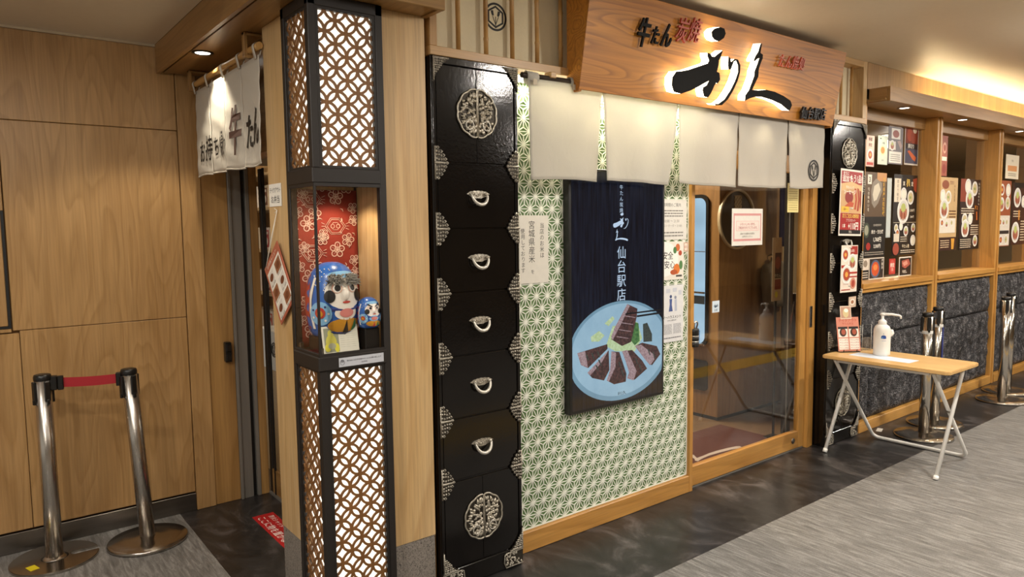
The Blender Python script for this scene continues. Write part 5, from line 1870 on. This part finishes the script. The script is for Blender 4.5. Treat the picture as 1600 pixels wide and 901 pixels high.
# ================================================================== NOTICES AND POSTERS
def poster(name, label, x0, x1, z0, z1, y, bg, els, group=None, cat='poster', tilt=0.0, parent_cat=None):
    w_, h_ = x1 - x0, z1 - z0
    M = FR((x0 + x1) / 2, y, (z0 + z1) / 2) @ Matrix.Rotation(R(tilt), 4, 'Z')
    sheet = MB().box(-w_ / 2, w_ / 2, -h_ / 2, h_ / 2, 0, .001).build(name, plain(bg, .45), None, M, label, cat, group)
    mats, idx = [], {}

    def mi(c):
        if c not in idx:
            idx[c] = len(mats)
            mats.append(plain(c, .45))
        return idx[c]

    b = MB()
    z = [.0011]

    def up():
        z[0] += .00008
        return z[0]

    X = lambda a: -w_ / 2 + a * w_
    Y = lambda a: h_ / 2 - a * h_
    for e in els:
        k = e[0]
        if len(els) <= 6 and b.v:
            b.build('print', mats[:], sheet)
            b.__init__()
        if k == 'r':
            _, a0, b0, a1, b1, c = e
            q = up()
            b.box(X(a0), X(a1), Y(b1), Y(b0), q - .0001, q, mi(c))
        elif k == 'e':
            _, cx, cy, rx, ry, c = e
            q = up()
            b.ell(X(cx), Y(cy), rx * w_, ry * h_, q - .0001, q, mi(c), 20)
        elif k == 'p':
            _, pts, c = e
            q = up()
            b.prism([(X(a), Y(d)) for a, d in pts], q - .0001, q, mi(c))
        elif k == 't':
            _, cx, cy, s, txt, c = e[:6]
            o = e[6] if len(e) > 6 else {}
            b.text(txt, X(cx), Y(cy), s * h_, up(), mi(c), **o)
        elif k == 'v':
            _, cx, cy, s, txt, c = e[:6]
            o = e[6] if len(e) > 6 else {}
            b.text(txt, X(cx), Y(cy), s * h_, up(), mi(c), vert=True, **o)
        elif k == 'dish':
            _, cx, cy, rr = e[:4]
            food = e[4] if len(e) > 4 else 'tongue'
            q = up()
            b.ell(X(cx), Y(cy), rr * w_, rr * w_ * .98, q - .0001, q, mi('#e9e6de'), 24)
            q = up()
            b.ell(X(cx), Y(cy), rr * w_ * .8, rr * w_ * .78, q - .0001, q, mi('#d3d0c8'), 24)
            if food == 'tongue':
                q = up()
                b.ell(X(cx), Y(cy) + rr * w_ * .25, rr * w_ * .4, rr * w_ * .35, q - .0001, q, mi('#b9c070'), 12)
                for i in range(5):
                    q = up()
                    a = R(200 + 35 * i)
                    px, py = X(cx) + rr * w_ * .5 * math.cos(a), Y(cy) + rr * w_ * .38 * math.sin(a)
                    b.ell(px, py, rr * w_ * .17, rr * w_ * .34, q - .0001, q, mi('#8f4a35' if i % 2 else '#b5735b'), 12)
            elif food == 'soup':
                q = up()
                b.ell(X(cx), Y(cy), rr * w_ * .68, rr * w_ * .66, q - .0001, q, mi('#cbb98a'), 16)
                q = up()
                b.ell(X(cx) - rr * w_ * .1, Y(cy), rr * w_ * .3, rr * w_ * .2, q - .0001, q, mi('#8fa060'), 10)
            elif food == 'rice':
                q = up()
                b.ell(X(cx), Y(cy), rr * w_ * .7, rr * w_ * .66, q - .0001, q, mi('#efe9d8'), 16)
            else:
                q = up()
                b.ell(X(cx), Y(cy), rr * w_ * .68, rr * w_ * .64, q - .0001, q, mi('#a8482c'), 16)
                q = up()
                b.ell(X(cx), Y(cy), rr * w_ * .3, rr * w_ * .28, q - .0001, q, mi('#e2a24a'), 12)
        elif k == 'lines':
            _, a0, a1, b0, b1, n, c = e
            q = up()
            for i in range(n):
                yy = b0 + (b1 - b0) * (i + .3) / n
                rr_ = random.Random(i * 7 + n)
                xx = a0
                while xx < a1 - .02:
                    w2 = min(rr_.uniform(.03, .10), a1 - xx)
                    b.box(X(xx), X(xx + w2 * .85), Y(yy + (b1 - b0) / n * .42), Y(yy), q - .0001, q, mi(c))
                    xx += w2
    if b.v:
        b.build('print', mats, sheet)
    return sheet


# on the green lattice panel
poster('paper_notice', 'white vertical notice about local rice on the green lattice panel', 2.182, 2.372, 1.368, 1.706, 2.743, '#d9d4c9', [
    ('v', .77, .15, .088, '当店のお米は', '#2a2521', {'pitch': 1.0}), ('v', .42, .14, .125, '宮城県産米', '#1d1916', {'pitch': 1.0}), ('v', .44, .83, .07, 'を', '#1d1916'),
    ('v', .12, .23, .082, '使用しております', '#2a2521', {'pitch': 1.0})], cat='notice')
poster('opening_hours_notice', 'white opening hours notice half hidden by the display screen', 3.16, 3.468, 1.563, 1.797, 2.743, '#ddd9d1', [
    ('t', .52, .13, .10, '営業時間のご案内', '#3a3733'), ('lines', .1, .9, .24, .44, 3, '#77736d'), ('t', .55, .53, .10, '10:00 ～ 21:30', '#8d8983'), ('t', .55, .65, .08, '(ラストオーダー 21:00)', '#9a968f'),
    ('lines', .3, .9, .78, .94, 2, '#86827c')], cat='notice')
poster('safety_poster', 'colourful food safety poster beside the display screen', 3.12, 3.443, 1.326, 1.550, 2.743, '#e6e0d4', [
    ('e', .45, .45, .40, .46, '#f2efe8'), ('t', .55, .36, .22, '安全', '#33302c', {'bold': .01}), ('t', .60, .60, .22, '安心', '#33302c', {'bold': .01}), ('e', .83, .15, .06, .10, '#c86a34'), ('e', .90, .30, .05, .07, '#b5482a'),
    ('e', .75, .22, .05, .09, '#4c7a45'), ('e', .80, .72, .09, .14, '#d9782e'), ('e', .72, .80, .10, .07, '#b2542a'), ('e', .92, .62, .05, .12, '#55814c'), ('r', .78, .88, .95, .93, '#4b4640')])
poster('round_seal', 'small round seal sticker beside the food safety poster', 3.445, 3.483, 1.49, 1.545, 2.743, '#d8b9a4', [('e', .5, .5, .4, .4, '#efe3d6'), ('t', .5, .5, .35, '安心', '#b2593a')], cat='sticker')
poster('conduct_poster', 'white poster with two small blue figures under the safety poster', 3.14, 3.442, .955, 1.294, 2.743, '#dcdcdc', [
    ('e', .62, .20, .035, .03, '#3b4a78'), ('p', [(.58, .24), (.66, .24), (.65, .34), (.68, .46), (.56, .46), (.59, .34)], '#4a5c92'), ('e', .76, .22, .035, .03, '#8f95a8'), ('p', [(.73, .26), (.80, .25), (.81, .46), (.74, .46)], '#b4bac9'),
    ('r', .48, .06, .60, .13, '#c6c9d2'), ('r', .68, .05, .80, .12, '#c6c9d2'), ('r', .85, .1, .94, .18, '#c6c9d2'), ('t', .55, .56, .062, 'カスタマーハラスメント', '#26262c', {'bold': .008}), ('t', .65, .62, .03, 'に対する基本方針', '#55555c'),
    ('lines', .42, .66, .68, .86, 9, '#94949a'), ('lines', .70, .94, .68, .86, 9, '#94949a'), ('lines', .42, .94, .9, .95, 1, '#84848a')])

# on the glass door
poster('welcome_notice', 'white sheet with a pink border taped inside the glass door', 3.955, 4.300, 1.509, 1.750, 2.766, '#dfdad1', [
    ('r', .05, .13, .95, .19, '#cf8f8c'), ('r', .05, .82, .95, .88, '#cf8f8c'), ('r', .05, .13, .08, .88, '#cf8f8c'), ('r', .92, .13, .95, .88, '#cf8f8c'), ('r', .13, .33, .87, .60, '#e3b9b3'), ('r', .145, .345, .855, .585, '#e6d5cc'),
    ('t', .5, .42, .085, 'いらっしゃいませ。', '#a3363a', {'bold': .01}), ('t', .5, .52, .085, 'ご来店ありがとうございます。', '#a3363a', {'bold': .01, 'sx': .8}), ('t', .5, .68, .06, '店内でお食事のお客様は', '#6a635c'), ('t', .5, .76, .06, 'お声がけください。', '#6a635c')], cat='notice')
poster('slide_arrow_sticker', 'small white sliding arrow sticker on the glass door', 3.760, 3.833, 1.091, 1.165, 2.766, '#cfdce6', [('t', .5, .42, .55, '⇔', '#34526e'), ('t', .5, .8, .25, '自動', '#34526e')], cat='sticker')
poster('yellow_slip', 'pale yellow printed slip hanging inside the glass door', 4.60, 4.74, 1.727, 1.930, 2.766, '#e2d28e', [('lines', .1, .92, .08, .95, 11, '#b9a662')], cat='notice')
poster('inner_menu_board', 'menu board with meat photo standing inside the glass door', 4.83, 4.955, 1.065, 1.545, 3.02, '#b3a68c', [('r', .3, .24, .98, .56, '#4c231b'), ('e', .6, .4, .3, .10, '#8a4430'), ('r', .3, .56, .98, .64, '#1b1613'), ('t', .62, .6, .06, '牛たん', '#e6dcc8'), ('r', .3, .66, .98, .82, '#7c3526'), ('e', .5, .9, .16, .05, '#ccd04c')], cat='menu board')
imb = bpy.data.objects['inner_menu_board']
MB().box(-.012, .012, -1.305, -.2, -.008, -.001).box(-.06, .06, -1.305, -1.29, -.05, .05).build('stand', BLACK_METAL, imb)

# on the chest next to the windows
W_ = '#efe7da'
poster('offer_poster', 'red sausage offer poster reading +110 yen on the black chest front', 5.030, 5.362, 1.553, 2.035, 2.617, '#e8ddd0', [
    ('r', .04, .03, .96, .97, '#9e1f1c'), ('r', .04, .22, .96, .66, '#c9a070'), ('t', .24, .07, .06, '定食に', W_, {'bold': .012}), ('t', .30, .145, .10, '追加で', W_, {'bold': .02}), ('t', .68, .135, .13, 'もう1品!', W_, {'bold': .02, 'sx': .75}),
    ('p', [(.06, .22), (.5, .18), (.96, .24), (.96, .32), (.5, .27), (.06, .33)], '#d8b27c'), ('e', .40, .42, .18, .09, '#8c2a20'), ('p', [(.62, .28), (.70, .28), (.76, .45), (.72, .60), (.64, .60), (.68, .45)], '#b04a2c'), ('p', [(.74, .27), (.82, .28), (.88, .45), (.84, .62), (.76, .62), (.80, .45)], '#a5412a'), ('p', [(.20, .56), (.45, .48), (.62, .50), (.58, .56), (.40, .56), (.22, .62)], '#b9512f'), ('p', [(.86, .3), (.93, .32), (.95, .5), (.90, .60), (.88, .45)], '#933522'),
    ('t', .42, .27, .05, '牛たん入り', '#f1e8d8', {'bold': .01}), ('t', .42, .34, .075, 'ソーセージ', '#f6ede0', {'bold': .02}), ('r', .08, .56, .40, .64, '#e1b83c'), ('t', .24, .60, .055, '1本〜', '#7a1815', {'bold': .01}),
    ('t', .5, .70, .065, '定食ご注文人数限定!', '#f0cf62', {'bold': .012, 'sx': .85}), ('t', .5, .765, .05, 'プラスセット', W_), ('t', .20, .85, .07, '1本', W_, {'bold': .01}), ('t', .62, .85, .13, '+110円', W_, {'bold': .022, 'sx': .8}), ('r', .04, .91, .96, .97, '#15100e'), ('t', .5, .94, .045, '利久', W_)], tilt=-1.5)
poster('rice_bowl_poster', 'pale narrow poster with bowls of meat below the red offer poster', 5.072, 5.316, 1.138, 1.484, 2.617, '#e3d6c6', [
    ('r', .55, .02, .98, .2, '#9c2a20'), ('t', .6, .12, .07, '牛たん利久', W_, {'bold': .01, 'sx': .8}), ('dish', .25, .2, .22, 'other'), ('dish', .68, .36, .26, 'tongue'), ('r', .02, .42, .5, .48, '#a8352a'), ('dish', .34, .62, .30, 'egg'), ('r', .5, .57, .98, .61, '#a8352a'), ('r', .5, .66, .98, .69, '#a8352a'),
    ('e', .75, .82, .17, .12, '#c98a72'), ('e', .75, .82, .10, .08, '#a14434'), ('t', .3, .83, .04, 'テイクアウト', '#a8352a'), ('lines', .05, .6, .92, .97, 1, '#a8352a')], tilt=-1.0)
poster('corner_card', 'small food card taped low on the black chest front behind the menu stand', 5.20, 5.31, 1.02, 1.10, 2.617, '#c9b29c', [('e', .5, .5, .35, .3, '#e6ddd0'), ('e', .5, .5, .2, .18, '#a06a48')], cat='card')

# on the first window (between the chest and the first post)
BK = '#15110f'
YG = 2.811
poster('window_poster', 'narrow pink poster of a hot pot at the top of the first window', 5.80, 5.935, 2.099, 2.345, YG, '#d9b9ab', [('t', .5, .12, .13, '季節', '#4a2018', {'bold': .02}), ('t', .5, .30, .12, '限定', '#4a2018', {'bold': .02}), ('dish', .5, .62, .36, 'other'), ('r', .1, .86, .9, .95, '#b23a2c')])
poster('window_poster', 'pale green slip with a small food picture at the top of the first window', 5.995, 6.166, 2.124, 2.357, YG, '#c9d2c2', [('r', .2, .08, .35, .12, '#33402e'), ('t', .55, .25, .09, '冷麺', '#31402e', {'bold': .01}), ('e', .5, .5, .28, .18, '#e6d9a8'), ('e', .5, .5, .2, .12, '#c9853a'), ('t', .5, .85, .06, '550円', '#41403a')])
poster('window_poster', 'grey menu sheet with meat photos and a white text box on the first window', 6.177, 6.443, 2.136, 2.486, YG, '#6b6468', [('r', .04, .03, .9, .12, '#e1dbd4'), ('t', .45, .075, .07, 'お品書き', '#222222', {'bold': .01}), ('r', .2, .15, .8, .40, '#d9d4cc'), ('e', .5, .28, .22, .09, '#8f4a40'), ('p', [(.6, .45), (.8, .42), (.95, .55), (.85, .64)], '#a98f88'), ('r', .04, .46, .5, .66, '#d8cfc4'), ('dish', .26, .56, .17, 'tongue'), ('r', .06, .70, .9, .97, '#e4e0d6'), ('lines', .15, .82, .75, .94, 4, '#8a857c')])
poster('window_poster', 'poster with dark meat above and orange salmon below on the first window', 6.478, 6.742, 2.141, 2.484, YG, '#d8cfc2', [('r', .04, .03, .96, .46, '#7a2e1d'), ('e', .35, .25, .2, .16, '#a8462a'), ('e', .62, .3, .22, .15, '#933a22'), ('e', .72, .12, .14, .08, '#d9c9b0'), ('r', .04, .46, .96, .60, '#221c22'), ('t', .45, .53, .12, '厚切り', '#e8e2d6', {'bold': .02}), ('r', .04, .60, .96, .96, '#4a4a60'), ('p', [(.2, .66), (.35, .63), (.85, .80), (.78, .90), (.6, .86)], '#d5683a')])
poster('window_poster', 'tall oyster poster with prices 1,760 and 3,300 yen on the first window', 5.797, 6.168, 1.363, 2.056, YG, '#17120e', [
    ('r', .0, .0, 1, .52, '#5c4630'), ('r', .55, .0, 1, .10, '#c28d58'), ('p', [(.35, .12), (.5, .07), (.78, .12), (.80, .22), (.62, .36), (.45, .42), (.32, .36), (.28, .22)], '#8b8072'), ('p', [(.42, .16), (.62, .12), (.72, .2), (.55, .32), (.42, .34), (.36, .26)], '#cfc5b0'), ('r', .12, .03, .30, .14, '#e8e0d0'), ('t', .21, .085, .085, '3', '#2a211a', {'bold': .03}),
    ('v', .88, .08, .055, '宮城県産大粒牡蠣', '#d9a52e', {'bold': .014}), ('v', .17, .20, .045, '旬の味わいを', '#e8dfcc', {'bold': .008}), ('e', .12, .68, .14, .09, '#3f4a3a'), ('e', .12, .68, .09, .06, '#9a9a84'), ('t', .62, .62, .028, '広田湾産 殻付き', '#d8d0c0'), ('t', .62, .70, .05, '焼き・生牡蠣', '#efe8da', {'bold': .01}),
    ('t', .62, .79, .065, '1,760円', '#f2ecdf', {'bold': .018}), ('e', .22, .87, .10, .045, '#a02a24'), ('t', .62, .87, .055, '3,300円', '#f2ecdf', {'bold': .015}), ('lines', .06, .95, .93, .98, 2, '#a39a8c')])
poster('window_strip', 'plain grey strip hanging between the two large posters on the first window', 6.180, 6.262, 1.52, 2.018, YG + .0, '#b4bab6', [('r', .1, .02, .9, .98, '#c3c9c5')], cat='paper strip')
SETBK = '#1a1512'
poster('window_poster', 'large black set meal menu with a white plate of beef tongue on the first window', 6.300, 6.750, 1.363, 2.055, YG, SETBK, [
    ('r', .03, .05, .30, .34, '#e4d6bf'), ('v', .17, .09, .05, '厚切り極定食', '#3c2a1e'), ('t', .60, .10, .10, '極', '#e3bd5a', {'bold': .03}), ('t', .42, .11, .06, '真', '#efe6d2', {'bold': .015}), ('t', .78, .11, .06, '定', '#efe6d2', {'bold': .015}), ('p', [(.80, .05), (.98, .03), (.97, .22), (.85, .18)], '#a8452c'), ('dish', .42, .24, .13, 'rice'), ('dish', .72, .28, .14, 'soup'), ('dish', .42, .45, .25, 'tongue'), ('t', .80, .44, .04, '2,585円', '#efe6d2', {'bold': .01}), ('t', .80, .52, .036, '2,860円', '#efe6d2', {'bold': .01}),
    ('r', .02, .59, .98, .595, '#d9cbb0'), ('dish', .14, .66, .08, 'soup'), ('dish', .34, .64, .08, 'rice'), ('dish', .20, .72, .08, 'other'), ('dish', .55, .70, .10, 'tongue'), ('v', .62, .62, .04, 'ハーフ', '#efe6d2'), ('dish', .86, .66, .09, 'tongue'), ('r', .04, .73, .27, .83, '#d9cdb9'), ('lines', .32, .6, .76, .84, 3, '#c9bda8'), ('dish', .86, .82, .11, 'rice'), ('e', .14, .92, .13, .075, '#a04a38'), ('t', .55, .89, .05, '牛たん極', '#e8d9bb', {'bold': .012}), ('lines', .34, .96, .93, .98, 2, '#d8ccb6')])
poster('window_card', 'small half black half white card at the bottom of the first window', 5.786, 5.900, 1.183, 1.357, YG, '#d9cfc0', [('e', .5, .25, .3, .16, '#8f8272'), ('r', .0, .55, 1, 1, BK), ('lines', .1, .9, .62, .95, 3, '#d8cfc0')], cat='card')
poster('window_card', 'card with an orange roe bowl at the bottom of the first window', 5.905, 6.165, 1.178, 1.358, YG, '#d6cbbb', [('r', .04, .05, .96, .95, '#2b2320'), ('e', .42, .52, .32, .42, '#50607c'), ('e', .42, .52, .25, .33, '#c9552c'), ('e', .42, .45, .14, .14, '#e08a4a'), ('v', .88, .15, .16, '海鮮丼', '#e8e0d0', {'bold': .01})], cat='card')
poster('round_fan_card', 'small oval red fan shaped card at the bottom of the first window', 6.262, 6.376, 1.205, 1.338, YG, '#b8342c', [('e', .5, .5, .42, .42, '#c9564c'), ('t', .5, .42, .28, '限定', '#f0e4d6', {'bold': .02}), ('t', .5, .68, .22, '品', '#f0e4d6')], cat='card')
poster('window_card', 'white bordered card of sliced meat at the bottom of the first window', 6.447, 6.690, 1.175, 1.346, YG, '#e6dfd2', [('r', .05, .06, .95, .94, '#241c1a'), ('p', [(.2, .2), (.75, .12), (.9, .4), (.5, .6), (.25, .5)], '#b05a4c'), ('p', [(.25, .3), (.6, .2), (.7, .38), (.4, .48)], '#d99a88'), ('t', .45, .76, .18, '牛刺し', '#efe6d8', {'bold': .015})], cat='card')
# second window
poster('window_poster', 'narrow red meat poster at the top of the second window', 7.233, 7.366, 2.070, 2.440, YG, '#a0523c', [('e', .5, .3, .3, .14, '#d9a58c'), ('e', .5, .3, .2, .08, '#a8503a'), ('r', .1, .52, .9, .62, '#e6dccd'), ('e', .5, .82, .3, .12, '#8c2f22')])
poster('window_poster', 'beige menu sheet of set meals with beer on the second window', 7.234, 7.634, 1.376, 2.062, YG, '#c9a878', [('e', .3, .1, .2, .06, '#8c4a2c'), ('t', .66, .07, .05, '昼定食', '#7a3420', {'bold': .015}), ('dish', .16, .25, .15, 'rice'), ('dish', .48, .27, .16, 'soup'), ('dish', .26, .43, .25, 'tongue'), ('v', .82, .12, .045, '牛たん定食', '#6a3a20'), ('lines', .55, .95, .44, .56, 3, '#6a4426'), ('r', .02, .56, .92, .76, '#e2dacb'), ('dish', .16, .62, .09, 'other'), ('dish', .42, .64, .09, 'tongue'), ('dish', .70, .62, .08, 'soup'), ('r', .0, .82, 1, 1, '#3a1f16'), ('lines', .1, .6, .85, .97, 4, '#cfb795'), ('p', [(.70, .84), (.9, .84), (.86, .99), (.74, .99)], '#d59a3a')])
poster('window_poster', 'dark brown evening set menu beside the beige menu on the second window', 7.706, 8.20, 1.370, 2.060, YG, '#2c1712', [('r', .0, .0, .4, .32, '#8a3a22'), ('dish', .36, .10, .15, 'rice'), ('dish', .70, .13, .15, 'soup'), ('dish', .46, .28, .20, 'tongue'), ('v', .92, .06, .045, '仙台名物牛たん', '#e6dbc6', {'bold': .008}), ('t', .82, .40, .06, '極上', '#d8862c', {'bold': .02}), ('lines', .06, .7, .40, .50, 3, '#d9c9ae'), ('dish', .24, .58, .14, 'soup'), ('dish', .52, .56, .12, 'rice'), ('dish', .28, .70, .19, 'tongue'), ('p', [(.8, .46), (.86, .46), (.88, .58), (.82, .58)], '#c2662c'), ('lines', .55, .95, .64, .80, 5, '#d9c9ae'), ('r', .0, .82, 1, 1, '#16110f'), ('lines', .05, .6, .84, .98, 5, '#cfc0a8'), ('dish', .80, .88, .12, 'tongue')])
# third window
poster('window_poster', 'glowing white notice with an orange panel high on the third window', 8.868, 9.258, 2.098, 2.354, YG, '#ece0c8', [('t', .5, .25, .12, '利久', '#5a4630'), ('r', .15, .45, .85, .68, '#dd9a62'), ('lines', .2, .8, .75, .9, 2, '#8a7a64')], cat='notice')
poster('window_poster', 'reddish menu of set meals with a white lower sheet on the third window', 8.708, 9.062, 1.376, 2.074, YG, '#9c5434', [('dish', .25, .14, .18, 'other'), ('dish', .75, .14, .2, 'rice'), ('dish', .25, .36, .22, 'tongue'), ('dish', .74, .34, .2, 'soup'), ('r', .03, .53, .97, .99, '#ddd4c6'), ('dish', .2, .63, .11, 'other'), ('dish', .45, .63, .11, 'tongue'), ('dish', .72, .63, .11, 'soup'), ('r', .08, .76, .92, .81, '#332a26'), ('dish', .28, .90, .14, 'other'), ('dish', .70, .90, .15, 'soup')])
poster('window_poster', 'dark brown menu with two beef tongue plates on the third window', 9.114, 9.54, 1.383, 2.063, YG, '#3a1d15', [('r', .1, .0, 1, .08, '#100c0a'), ('dish', .35, .24, .26, 'tongue'), ('lines', .1, .6, .44, .56, 3, '#d8c7a8'), ('p', [(.45, .44), (.56, .44), (.56, .60), (.47, .60)], '#cf8a3a'), ('dish', .3, .80, .28, 'tongue'), ('dish', .8, .3, .16, 'rice'), ('lines', .65, .95, .6, .95, 8, '#d8c7a8')])
# light bar above the first window's posters
lbw = MB(FR(5.52, 2.83, 2.462)).box(0, 1.2, 0, .018, -.02, 0, 0, .003).build('window_light_bar', LED_BAR, None, None, 'slim glowing light bar inside the top of the first window', 'light bar')

# brush mark and lettering woven into the door mat
mk = MB()
mk.prism([(3.98 + (x - 1.25) * 1.05, 3.02 + (y - .05) * .75) for x, y in STROKES['ku']], .008, .0092)
mk.build('brush_mark', plain('#b9aca2', .9), bpy.data.objects['door_mat'])

# small ring lattice set in the round window of the inner partition
lattice(.10, .17, .019, .005, .004).build('round_window_lattice', plain('#b9a67c', .5), bpy.data.objects['wood_clad_counter_block'], FR(.19, -.004, 1.72))
